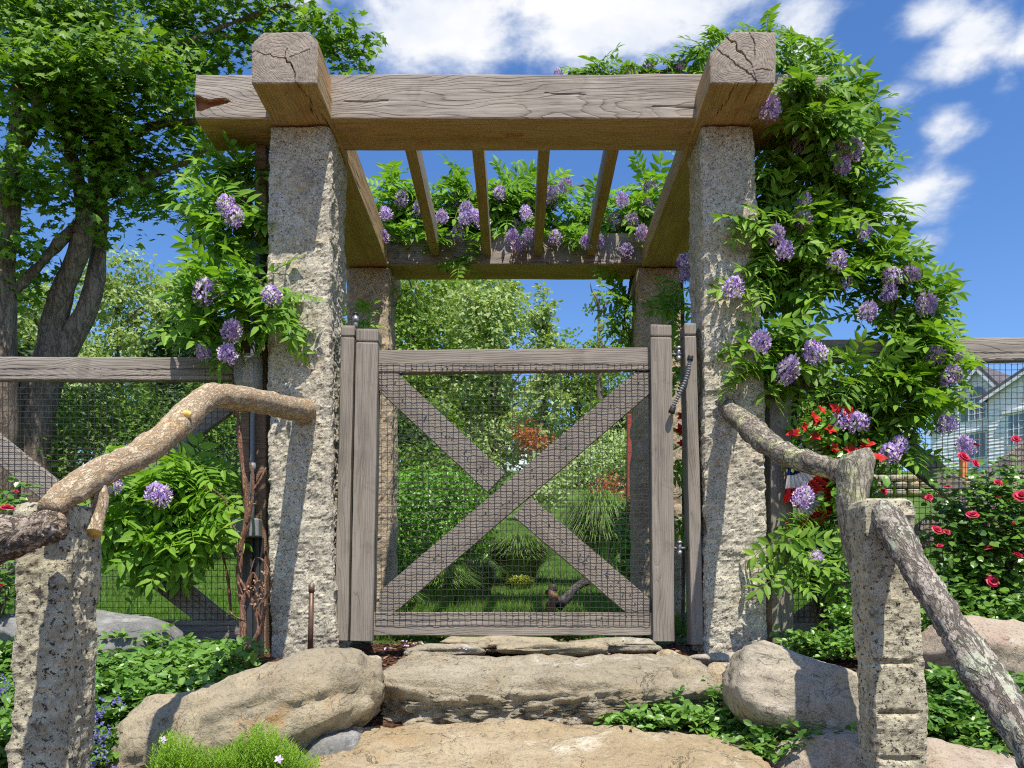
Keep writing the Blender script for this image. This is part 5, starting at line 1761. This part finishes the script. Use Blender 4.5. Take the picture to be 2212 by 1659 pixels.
# on the rear lintel
rearf = [(830, 466), (868, 432), (872, 515), (828, 514), (905, 452), (980, 447), (1011, 452), (990, 502), (984, 518), (1022, 472), (1080, 422), (1140, 441), (1134, 462), (1192, 420), (1190, 440), (1110, 512), (1126, 532), (1113, 496),
         (1140, 510), (1200, 517), (1226, 404), (1340, 433), (1396, 445), (1404, 405), (1264, 524), (1355, 547), (1322, 484), (1386, 502), (1368, 478), (1240, 545), (955, 470), (1045, 480), (1075, 520), (1005, 475), (1290, 520)]
vine('wisteria full of fading lilac flowers along the rear beam under the open sky', [
    (850, 430, 50, 60, 5.0, .2, 70, 1.05), (850, 506, 40, 31.499999999999996, 4.9, 0.12, 18, 0.85), (930, 450, 60, 60, 5.0, .2, 70, 1.05), (930, 516, 50, 28.0, 4.9, 0.12, 18, 0.85), (1010, 450, 60, 60, 5.0, .2, 70, 1.05), (1000, 521, 60, 24.5, 4.88, 0.12, 14, 0.85), (1095, 440, 60, 60, 5.0, .2, 70, 1.05), (1120, 506, 60, 26.599999999999998, 4.88, 0.12, 15, 0.85),
    (1180, 440, 55, 60, 5.0, .2, 56, 1.05), (1215, 506, 50, 28.0, 4.9, 0.12, 14, 0.85), (1260, 470, 50, 50, 5.0, .16, 28, 1), (1330, 470, 60, 70, 5.0, .18, 44, 1.05), (1300, 526, 50, 17.5, 4.9, 0.1, 8, 0.85), (1395, 440, 50, 70, 5.0, .18, 44, 1.05), (1380, 516, 40, 21.0, 4.9, 0.1, 10, 0.85), (1110, 360, 22, 16, 5.1, .05, 4, .9), (992, 560, 12, 16, 4.84, .04, 6, .8),
    (1420, 320, 20, 30, 5.1, .05, 4, .8)],
     [(x, y, 4.72 + .1 * ((i * 7) % 3), 1.0 + .1 * (i % 3)) for i, (x, y) in enumerate(rearf)],
     [[(790, 470, 5.05, 4), (900, 440, 5.1, 4), (1020, 420, 5.1, 3.5), (1150, 445, 5.1, 3), (1260, 400, 5.1, 2.4), (1330, 430, 5.1, 2), (1440, 400, 5.1, 2)], [(1200, 520, 5.0, 3), (1260, 470, 5.05, 2.4), (1310, 480, 5.05, 2), (1400, 510, 5.0, 2)], [(1180, 480, 5.0, 2), (1240, 505, 4.98, 2), (1290, 440, 5.05, 2), (1270, 420, 5.05, 1.5)]],
     V(1110, 560, 5.0), 'twig_grey', 'wisteria_l', 7, limit=295, dens=1.1)

# hanging on the rear right pillar
vine('dark wisteria leaves hanging beside the rear right pillar', [(1345, 660, 30, 55, 5.0, .1, 22, .95), (1340, 730, 30, 35, 5.0, .08, 12, .9), (1460, 640, 22, 70, 4.4, .1, 20, .9), (1468, 780, 14, 60, 4.3, .06, 12, .8), (1470, 1000, 12, 90, 4.3, .05, 14, .8), (1472, 1120, 12, 60, 4.3, .05, 8, .8), (775, 680, 12, 50, 4.7, .06, 10, .8), (862, 640, 10, 40, 5.0, .05, 6, .8)],
     [(1478, 600, 4.2, .9), (1470, 760, 4.2, .6)], [[(1368, 580, 5.05, 3), (1350, 680, 5.02, 2.5), (1340, 760, 5.0, 1.5)], [(1475, 1380, 4.35, 4), (1478, 900, 4.35, 4), (1472, 560, 4.4, 3)]], V(1470, 1380, 4.35), 'twig_grey', 'wisteria', 8)

# left-hand vine on the brown post
vine('bright green wisteria climbing the brown post left of the pergola', [
    (490, 365, 45, 32, 3.6, .1, 30, .95), (540, 380, 40, 50, 3.66, .1, 26, .95), (475, 420, 50, 40, 3.52, .1, 26, 1), (495, 470, 50, 50, 3.5, .1, 32, 1), (440, 480, 35, 40, 3.5, .08, 18, 1), (430, 355, 25, 24, 3.56, .05, 6, .9), (470, 535, 46, 36, 3.5, .1, 24, 1), (560, 460, 26, 40, 3.5, .08, 10, .8),
    (470, 610, 70, 40, 3.42, .1, 38, 1), (560, 620, 65, 40, 3.4, .09, 34, 1), (420, 650, 38, 40, 3.42, .06, 12, .95), (470, 690, 60, 40, 3.42, .09, 26, 1), (600, 690, 35, 40, 3.36, .05, 12, .9), (425, 720, 40, 24, 3.44, .06, 9, .85), (490, 735, 36, 20, 3.44, .06, 7, .8), (620, 640, 26, 25, 3.34, .04, 8, .9)],
     [(487, 453, 3.34, 1.1), (509, 474, 3.34, 1.0), (447, 634, 3.28, 1.15), (585, 647, 3.26, 1.0), (506, 716, 3.3, 1.05), (495, 769, 3.32, 1.05), (436, 764, 3.36, .75), (468, 626, 3.3, .7)],
     [[(508, 900, 3.6, 5), (507, 760, 3.6, 5), (515, 640, 3.6, 5), (520, 520, 3.58, 4), (530, 400, 3.58, 3)], [(470, 600, 3.45, 2), (420, 640, 3.42, 1.6), (385, 680, 3.4, 1)], [(540, 600, 3.44, 2), (600, 630, 3.38, 1.6), (640, 660, 3.35, 1)]],
     V(528, 900, 3.5), 'twig', 'wisteria_l', 9, dens=.62)

# low wisteria in front of the left fence
vine('low bright wisteria sprawling on the left fence below the branch rail', [
    (330, 1050, 90, 50, 3.5, .1, 50, 1.1), (405, 1060, 55, 60, 3.5, .1, 40, 1.1), (290, 1110, 70, 40, 3.45, .09, 34, 1.1), (390, 1130, 90, 45, 3.42, .09, 44, 1.15), (270, 1170, 50, 40, 3.42, .07, 18, 1.1), (360, 1180, 70, 35, 3.4, .08, 22, 1.1), (400, 1150, 35, 40, 3.42, .07, 14, 1.0), (400, 1000, 50, 30, 3.5, .07, 14, 1),
    (228, 1210, 16, 30, 3.38, .04, 5, 1), (315, 1235, 30, 30, 3.4, .04, 6, .9), (236, 970, 26, 10, 3.4, .04, 3, .7)],
     [(249, 1053, 3.32, 1.0), (340, 1071, 3.3, 1.05), (356, 1074, 3.3, 1.0)],
     [[(500, 1330, 3.56, 3), (480, 1200, 3.54, 3), (400, 1120, 3.52, 2.4), (300, 1080, 3.48, 2), (240, 980, 3.42, 1)]], V(500, 1330, 3.56), 'twig', 'wisteria_l', 10, dens=.75)

# bare reddish stems by the steel channel
t = thing('bare_vine', 'bare reddish vine stems rising in front of the dark steel channel', 'vine', V(530, 1420, 3.36))
stems = [[(527, 1425, 3.34, 13), (526, 1370, 3.36, 9), (524, 1310, 3.38, 8), (517, 1250, 3.4, 8), (521, 1180, 3.42, 8), (533, 1130, 3.42, 8), (531, 1060, 3.44, 7), (522, 990, 3.46, 6.5), (514, 900, 3.48, 5), (510, 860, 3.5, 4)],
         [(530, 1420, 3.34, 10), (548, 1390, 3.34, 8), (566, 1350, 3.33, 6), (570, 1320, 3.33, 5), (583, 1303, 3.32, 3)],
         [(524, 1310, 3.38, 6), (545, 1240, 3.36, 5), (560, 1262, 3.35, 3), (572, 1290, 3.34, 2)], [(517, 1250, 3.39, 5), (540, 1290, 3.36, 4.5), (553, 1320, 3.35, 4), (558, 1370, 3.34, 4)],
         [(533, 1130, 3.41, 4), (545, 1080, 3.41, 4), (545, 1020, 3.42, 3), (538, 990, 3.43, 2)], [(545, 1060, 3.41, 2.4), (560, 1040, 3.42, 1.8), (575, 1010, 3.43, 1)], [(521, 1240, 3.38, 2.4), (506, 1150, 3.38, 2.4), (490, 1090, 3.38, 2.2), (470, 1064, 3.38, 1.8), (436, 1052, 3.37, 1.2)],
         [(540, 1240, 3.36, 2), (552, 1205, 3.36, 2), (572, 1215, 3.36, 1.5), (582, 1240, 3.35, 1.2)], [(519, 1290, 3.37, 3), (504, 1275, 3.36, 2), (470, 1270, 3.36, 1)], [(528, 1340, 3.36, 3), (505, 1330, 3.35, 2), (490, 1310, 3.35, 1)], [(566, 1350, 3.33, 2.5), (560, 1310, 3.33, 2), (585, 1270, 3.33, 1.4), (580, 1240, 3.33, 1)],
         [(519, 1200, 3.4, 2), (500, 1192, 3.39, 1.5), (486, 1203, 3.39, 1)], [(553, 1320, 3.35, 2.4), (575, 1290, 3.34, 2), (590, 1250, 3.34, 1.2)], [(500, 1420, 3.32, 3), (470, 1405, 3.3, 2.5), (440, 1410, 3.28, 1.5)]]
for pts in stems:
    P = [V(x, y, D) for x, y, D, r in pts]
    v, f, nv = tube(P, [r * .78 * MPP(D) for x, y, D, r in pts], 14 * len(pts), 9)
    v = v + nv * (.003 * fbm(v * 28, 3, 17))[:, None]
    wobj('stem', v, f, MT['twig'], t, None, True)
# dry buds
mb = MB()
for (x, y) in ((545, 1262), (552, 1275), (560, 1255), (538, 1275), (570, 1275), (575, 1240), (583, 1236), (556, 1290), (548, 1300)):
    v, f = scatter(DIAMOND, V(x, y, 3.34) + rng.normal(size=(10, 3)) * .008, rand_dirs(10), rand_dirs(10), .016)
    mb.add(v, f)
mb.build('dry_bud', simple('dry_bud_brown', (.36, .2, .12), .9), t)

# ------------------------------------------------------------------ groundcovers


def cover(name, label, blobs, mat, size, proto=OVAL, seed=1, hgt=.13, kind='stuff', upb=.75, trail=0, lift=None):
    """Low leafy cover: sprigs with paired leaves over the ground in view-space patches (x, y, D, rx px, depth m, sprigs)."""
    pos, nrm, al = [], [], []
    mbs = MB()
    for (x, y, D, rx, dd, n) in blobs:
        c = V(x, y, D)
        for _ in range(n):
            px = c[0] + rng.normal() * rx * MPP(D) * .5
            py = D + rng.normal() * dd * .5
            z0 = lift if lift is not None else float(gz(px, py))
            zt = z0 + (c[2] - z0) * rng.random() ** .6 + hgt * rng.random() * .6
            a = rng.random() * 6.28
            L = .05 + .09 * rng.random()
            d = np.array([math.cos(a), math.sin(a) - .3, .35 + .5 * rng.random()])
            d /= np.linalg.norm(d)
            b = np.array([px, py, zt])
            k = 4 + int(rng.random() * 3)
            for j in range(k):
                q = b + d * L * j / k + np.array([0, 0, -.02 * (j / k) ** 2])
                for sg in (-1, 1):
                    sd = np.cross(d, [0, 0, 1.0]); sd /= np.linalg.norm(sd)
                    pos.append(q); al.append(sd * sg + d * .5 + rng.normal(size=3) * .25)
                    nrm.append(np.array([0, -.15, upb]) + rng.normal(size=3) * .35)
    pos, nrm, al = np.array(pos), np.array(nrm), np.array(al)
    v, f = scatter(proto, pos, nrm, al, size * (.6 + .6 * rng.random(len(pos))))
    o = wobj(name, v, f, mat)
    return tag(o, label, 'ground cover', None, kind)


cover('periwinkle', 'glossy green periwinkle between the left stone post and the big boulder', [
    (300, 1470, 2.75, 130, .22, 260), (400, 1430, 2.95, 110, .16, 200), (250, 1530, 2.6, 100, .15, 180), (350, 1500, 2.72, 100, .14, 150), (230, 1440, 2.9, 70, .14, 110), (460, 1415, 3.12, 70, .1, 90), (270, 1600, 2.45, 90, .12, 150), (200, 1640, 2.35, 70, .12, 110), (-60, 1500, 2.7, 120, .3, 240), (10, 1420, 3.0, 80, .15, 110), (0, 1580, 2.3, 90, .2, 160), (230, 1380, 3.05, 36, .05, 16), (330, 1385, 3.05, 30, .05, 14)],
      MT['cover'], .034, seed=1, hgt=.05)
cover('periwinkle', 'sparse periwinkle creeping between the step slab and the pale boulder', [
    (1400, 1545, 2.55, 70, .06, 44), (1500, 1550, 2.52, 90, .06, 60), (1580, 1570, 2.5, 80, .06, 60), (1640, 1590, 2.44, 70, .07, 60), (1680, 1590, 2.42, 60, .06, 50), (1600, 1620, 2.34, 60, .06, 50), (1690, 1580, 2.3, 50, .05, 40), (1780, 1590, 2.24, 40, .04, 24), (1720, 1570, 2.5, 80, .06, 50), (1800, 1572, 2.5, 70, .06, 44), (1850, 1580, 2.48, 60, .06, 36), (1560, 1490, 2.6, 14, .02, 6)],
      MT['cover'], .031, seed=2, hgt=.02)
cover('periwinkle', 'periwinkle mat behind the right stone post at the foot of the fence', [
    (1800, 1395, 3.25, 70, .12, 110), (1840, 1340, 3.35, 40, .1, 60), (2100, 1290, 3.3, 120, .14, 220), (2180, 1330, 3.25, 90, .14, 160), (1760, 1400, 3.3, 50, .08, 50), (2060, 1330, 3.2, 60, .08, 60), (1850, 1290, 3.4, 20, .05, 24)],
      MT['cover'], .034, seed=3, hgt=.05)
cover('periwinkle', 'periwinkle growing under the sloping log at the lower right', [
    (2060, 1530, 2.5, 70, .1, 110), (2100, 1580, 2.4, 70, .1, 110), (2040, 1470, 2.62, 50, .08, 60), (2150, 1620, 2.3, 60, .08, 70), (2220, 1500, 2.6, 60, .1, 70), (2000, 1560, 2.5, 30, .06, 30)],
      MT['cover'], .033, seed=4, hgt=.04)
NEEDLE = (np.array([[0, -.06, 0], [0, .06, 0], [.6, .075, .03], [1, 0, 0], [.6, -.075, .03]]), np.array([[0, 1, 2], [0, 2, 4], [4, 2, 3]]))


def phlox():
    """Upright needle-leaved shoots in front of the big boulder."""
    n = 440
    u = rng.random(n)
    x = 330 + 360 * u
    D = 2.02 + .22 * rng.random(n)
    top = 1580 + 26 * np.sin(x * .03) + np.abs(x - 520) * .16 + 55 * rng.random(n) ** 1.5
    pos, nrm, al, sz = [], [], [], []
    for xi, d, tp in zip(x, D, top):
        tip = V(xi, tp + (d - 2.1) * -60, d)
        b = tip - np.array([rng.normal() * .01, 0, .1])
        k = 22
        for j in range(k):
            t = j / k
            q = b + (tip - b) * t
            a = j * 2.4 + rng.random()
            dv = np.array([math.cos(a), math.sin(a), .9])
            pos.append(q); al.append(dv); nrm.append(np.array([-math.cos(a) * .8, -math.sin(a) * .8 - .2, 1.0])); sz.append(.025 * (1.1 - .6 * t))
    v, f = scatter(NEEDLE, np.array(pos), np.array(nrm), np.array(al), np.array(sz))
    return tag(wobj('creeping_phlox', v, f, MT['phlox']), 'bright lime-green needle-leaved mat at the bottom below the big boulder', 'ground cover', None, 'stuff')


phlox()


def flower_sprigs(name, label, cat, blobs, mat, group=None):
    t = thing(name, label, cat, V(blobs[0][0], blobs[0][1] + 60, blobs[0][2]), group)
    for (x, y, D, rx, ry, n) in blobs:
        c = V(x, y, D)
        mb = MB()
        for _ in range(n):
            b = c + np.array([rng.normal() * rx * MPP(D) * .5, rng.normal() * .03, rng.normal() * ry * MPP(D) * .5])
            pos = b + rng.normal(size=(5, 3)) * .0045
            v, f = scatter(DIAMOND, pos, rand_dirs(5) + np.array([0, -.8, .4]), rand_dirs(5), .012)
            mb.add(v, f)
        tag(mb.build('flower_spikes', mat, t), kind='stuff')
    return t


flower_sprigs('catmint', 'lavender-blue catmint flowers beside the left stone post at the bottom left', 'flowers',
              [(200, 1570, 2.3, 22, 40, 14), (222, 1610, 2.28, 18, 36, 12), (250, 1520, 2.4, 24, 14, 8), (205, 1650, 2.22, 20, 24, 10), (3, 1500, 2.5, 10, 40, 14), (2, 1590, 2.4, 8, 60, 14), (210, 1540, 2.34, 14, 14, 8)], MT['blueflower'])

# small phlox flowers, petals on the stones
for (x, y, D, lab) in ((602, 1640, 2.0, 'single pale lilac flower over the lime-green mat, right'), (352, 1598, 2.1, 'single pale lilac flower above the lime-green mat, left'), (1640, 1570, 2.36, 'single violet flower on the periwinkle in the post shadow')):
    c = V(x, y, D)
    Vs, Fs, n0 = [], [], 0
    for k in range(5):
        a = k * 1.2566
        v, f = scatter(OVAL, c[None], np.array([[.1, -1, .5]]), np.array([[math.cos(a), 0.2, math.sin(a)]]), .0125)
        Vs.append(v); Fs.append(f + n0); n0 += len(v)
    tag(wobj('flower', np.concatenate(Vs), np.concatenate(Fs), MT['petal_pale' if x < 1000 else 'blueflower']), lab, 'flower')
pp = []
for (x, y, D) in ((1118, 1442, 2.86), (1262, 1475, 2.66), (1336, 1470, 2.7), (1290, 1468, 2.72), (1505, 1462, 2.8), (870, 1390, 3.3), (880, 1400, 3.22), (900, 1396, 3.25), (1000, 1408, 3.1), (1345, 1387, 3.3), (830, 1407, 3.2), (1600, 1440, 3.1), (1590, 1432, 3.15), (1615, 1438, 3.1)):
    for _ in range(4):
        p = V(x, y, D); p[0] += rng.normal() * .012; p[1] += rng.normal() * .015
        pp.append(p)
pp = np.array(pp); pp[:, 2] += .012
v, f = scatter(DIAMOND, pp, rand_dirs(len(pp)) * .4 + np.array([0, -.3, 1]), rand_dirs(len(pp)), .012)
tag(wobj('fallen_petals', v, f, MT['petal_pale']), 'pale lilac petals fallen on the step and mulch under the gate', 'petals', None, 'stuff')

# bark chips on the bed below the gate
n = 2600
X = (rng.random(n) - .42) * 1.7
Yc = 2.95 + rng.random(n) * 1.3
pos = np.stack([X, Yc, gz(X, Yc) + .004], -1)
v, f = scatter(DIAMOND, pos, rand_dirs(n) * .5 + np.array([0, 0, 1]), rand_dirs(n), .028 * (.4 + rng.random(n)))
tag(wobj('bark_chips', v, f, petalmat('bark_chip', [(0, (.05, .025, .016)), (.6, (.2, .1, .055)), (1, (.34, .2, .12))], .02)), kind='stuff')

# ------------------------------------------------------------------ roses


def rose_mesh(seed):
    rr = random.Random(seed)
    Vs, Fs, n0 = [], [], 0
    for ring, (cnt, rad, open_, sz) in enumerate(((4, .1, .15, .7), (5, .3, .5, .85), (6, .55, .95, 1.0), (7, .8, 1.35, 1.05))):
        for k in range(cnt):
            a = 6.283 * k / cnt + ring * .6 + rr.uniform(-.2, .2)
            o = np.array([math.cos(a), math.sin(a), 0]); s = np.array([-math.sin(a), math.cos(a), 0])
            up = np.array([0, 0, 1.0])
            pts = []
            for u in (0, .5, 1):
                bend = open_ * u
                c = o * (rad * .25 + sz * math.sin(bend) * u * .62) + up * (sz * math.cos(bend) * u * .62)
                wd = (.22, .42, .28)[int(u * 2)] * sz
                for w_ in (-1, 0, 1):
                    pts.append(c + s * wd * w_ - o * .1 * abs(w_) * (1 - u * .5) + up * (.04 if w_ == 0 and u == 1 else 0))
            Vs.append(np.array(pts))
            Fs.append(np.array([[0, 1, 4, 3], [1, 2, 5, 4], [3, 4, 7, 6], [4, 5, 8, 7]]) + n0)
            n0 += 9
    return mesh_np('rose_flower', np.concatenate(Vs), np.concatenate(Fs), MT['rose'], None, True)


ROSES = [rose_mesh(k) for k in range(3)]


def rose_bush(label, blobs, flowers, base, nleaf):
    t = thing('rose_bush', label, 'rose bush', base)
    Ls = [(V(x, y, D), np.array([rx * MPP(D), dp, ry * MPP(D)]), n) for x, y, D, rx, ry, dp, n in blobs]
    pos, nrm, al = [], [], []
    mb = MB()
    for c, r, n in Ls:
        for _ in range(n):
            d = rand_dirs(1)[0]
            b = c + d * r * rng.random() ** .4
            if rng.random() < .12: limbs(mb, base, [b], .006, int(rng.integers(1000)))
            ax = norm((d + rng.normal(size=3) * .6 + np.array([0, -.3, 0]))[None])[0]
            sd = np.cross(ax, [0, 0, 1.0]); sd /= np.linalg.norm(sd) + 1e-6
            for (u, w_) in ((.35, -1), (.35, 1), (.7, -1), (.7, 1), (1, 0)):
                pos.append(b + ax * .055 * u + sd * .006 * w_); al.append(ax * (.5 if w_ else 1) + sd * w_)
                nrm.append(np.array([0, -.35, .8]) + rng.normal(size=3) * .3)
    RL = (OVAL[0] * np.array([1, 1.25, 1]), OVAL[1])
    v, f = scatter(RL, np.array(pos), np.array(nrm), np.array(al), .036 * (.7 + .5 * rng.random(len(pos))))
    tag(wobj('leaves', v, f, MT['rose_leaf'], t), kind='stuff')
    mb.build('stems', MT['twig_grey'], t, True)
    for k, (x, y, D, s) in enumerate(flowers):
        s *= R.uniform(.55, .85)
        M = Matrix.Translation(Vector(V(x, y, D))) @ Matrix.Rotation(R.uniform(.0, 1.2), 4, 'X') @ Matrix.Rotation(R.uniform(-.5, .5), 4, 'Y') @ Matrix.Rotation(R.uniform(0, 6), 4, 'Z') @ Matrix.Scale(s, 4)
        link('rose', ROSES[k % 3], t, M)
    return t


rose_bush('rose bush with many red roses in front of the right fence', [
    (2140, 1120, 3.36, 100, 70, .1, 190), (2180, 1200, 3.34, 80, 70, .1, 170), (2090, 1200, 3.36, 60, 50, .09, 90), (2200, 1060, 3.36, 40, 40, .08, 30), (2060, 1050, 3.36, 40, 40, .07, 24), (2130, 1010, 3.38, 60, 20, .05, 14), (2100, 1270, 3.34, 80, 40, .1, 110), (2270, 1140, 3.36, 70, 100, .1, 130), (2040, 1140, 3.38, 30, 30, .05, 20)],
    [(2080, 990, 3.26, .042), (2106, 1002, 3.26, .034), (2194, 950, 3.28, .03), (2047, 1053, 3.27, .034), (2155, 1044, 3.24, .034), (2206, 1074, 3.24, .046), (2100, 1114, 3.22, .042), (2022, 1146, 3.27, .04), (2044, 1150, 3.27, .036), (2140, 1186, 3.23, .05), (2198, 1203, 3.2, .056), (2142, 1256, 3.24, .046), (2006, 1076, 3.27, .028), (2108, 962, 3.28, .022), (2155, 1075, 3.25, .02), (2190, 1130, 3.24, .02), (2030, 1180, 3.26, .022)],
    V(2140, 1380, 3.4), 0)
rose_bush('small rose bush with one red rose behind the left stone post', [(20, 1075, 3.2, 40, 36, .06, 12), (-20, 1150, 3.2, 50, 70, .08, 44), (-10, 1260, 3.1, 30, 60, .08, 40), (40, 1060, 3.2, 20, 20, .04, 5)],
          [(16, 1100, 3.1, .045), (2, 1268, 3.0, .04), (34, 1062, 3.14, .016)], V(-20, 1400, 3.2), 0)
rose_bush('tangled rose stems with small red roses between right jamb wall and right log', [(1780, 1150, 3.62, 70, 70, .1, 60), (1770, 1010, 3.66, 60, 50, .1, 40), (1800, 1240, 3.5, 50, 40, .08, 36)],
          [(1830, 1094, 3.45, .03), (1850, 1100, 3.45, .03), (1845, 1118, 3.46, .03), (1908, 1062, 3.4, .03), (1700, 1132, 3.5, .018), (1790, 1175, 3.48, .02), (1820, 1085, 3.47, .022), (1870, 1135, 3.44, .022), (1810, 1130, 3.5, .02)], V(1780, 1400, 3.6), 0)


# scarlet flowers and bunting behind the right fence
def red_shrub():
    t = shrub('scarlet_shrub', 'shrub with large scarlet flowers at the right fence under the wisteria', 'shrub', [(1780, 950, 3.5, 60, 40, .05), (1850, 950, 3.5, 50, 40, .05), (1840, 1080, 3.52, 50, 50, .06)], MT['box'], 900, .05, OVAL, 12, .05, .6)
    for k, (x, y) in enumerate(((1758, 905), (1772, 888), (1803, 884), (1832, 893), (1735, 922), (1792, 930), (1762, 945), (1872, 962), (1898, 990), (1716, 940), (1852, 1048), (1838, 975), (1800, 968), (1474, 900), (1470, 930), (1472, 960))):
        c = V(x, y, 3.36 + .02 * (k % 4) if x > 1600 else 4.2)
        Vs, Fs, n0 = [], [], 0
        axd = norm(np.array([[R.uniform(-.7, .7), -.9, R.uniform(-.2, .9)]]))[0]
        e1 = norm(np.cross(axd, [.1, .2, 1.0])[None])[0]; e2 = np.cross(axd, e1)
        sz = R.uniform(.024, .036)
        for q in range(5):
            a = q * 1.2566 + k
            rd = e1 * math.cos(a) + e2 * math.sin(a)
            v, f = scatter((OVAL[0] * np.array([1, 1.25, 1]) - np.array([0, 0, .3]) * OVAL[0][:, :1] ** 3, OVAL[1]), c[None], (axd - rd * .75 + rng.normal(size=3) * .15)[None], (rd + axd * R.uniform(.5, .95))[None], sz * R.uniform(.85, 1.15))
            Vs.append(v); Fs.append(f + n0); n0 += len(v)
        wobj('flower', np.concatenate(Vs), np.concatenate(Fs), MT['redflower'], t)


red_shrub()


def bunting(label, x, y, D, r, a0, a1):
    """A pleated half-round fan: blue centre, white band, red rim, with white stars on the blue."""
    t = thing('bunting', label, 'bunting', V(x, y, D))
    c = V(x, y, D)
    rp = r * MPP(D)
    n = 36
    mb = MB()
    rings = (.06, .42, .7, 1.0)
    ang = np.radians(np.linspace(a0, a1, n + 1))
    for k in range(3):
        v = []
        for i, a in enumerate(ang):
            for q in (rings[k], rings[k + 1]):
                v.append(c + np.array([math.cos(a) * q * rp, (.012 if i % 2 else -.012) * q * 2, math.sin(a) * q * rp]))
        mb.add(np.array(v), np.array([[2 * i, 2 * i + 1, 2 * i + 3, 2 * i + 2] for i in range(n)]), k)
    mb.build('fan', [MT['navy'], MT['cloth_white'], MT['red']], t)
    for k in range(5):
        a = math.radians(a0 + (a1 - a0) * (k + .5) / 5)
        s = c + np.array([math.cos(a) * .28 * rp, -.03, math.sin(a) * .28 * rp])
        P = [s + np.array([math.cos(b) * q, 0, math.sin(b) * q]) for b, q in zip(np.linspace(0, 2 * math.pi, 11)[:-1] + math.pi / 2, [.014, .006] * 5)]
        wobj('star', np.array([s] + P), np.array([[0, 1 + (i + 1) % 10, 1 + i] for i in range(10)]), MT['cloth_white'], t)
    return t


bunting('red white and blue bunting fan on the fence above the lichen log', 1706, 985, 3.5, 100, -100, 60)
bunting('red white and blue bunting fan on the fence below the lichen log', 1708, 1058, 3.52, 100, -75, 40)

# odds and ends of the place: dry leaves and bare twigs near the right boulders
for (x, y, D, lab) in ((1640, 1655, 2.3, 'tuft of dry brown stems in the shade beside the pinkish boulder'),):
    t = thing('dry_stems', lab, 'dry stems', V(x, y, D))
    mb = MB()
    for k in range(40):
        b = V(x + R.uniform(-45, 45), y + R.uniform(0, 20), D)
        e = b + np.array([R.uniform(-.05, .05), R.uniform(-.04, .04), R.uniform(.02, .1)])
        v, f, _ = tube([b, (b + e) / 2 + np.array([0, 0, .01]), e], [.0018, .0014, .0007], 5, 4, False); mb.add(v, f)
    mb.build('stems', simple('straw', (.33, .22, .12), .9), t)
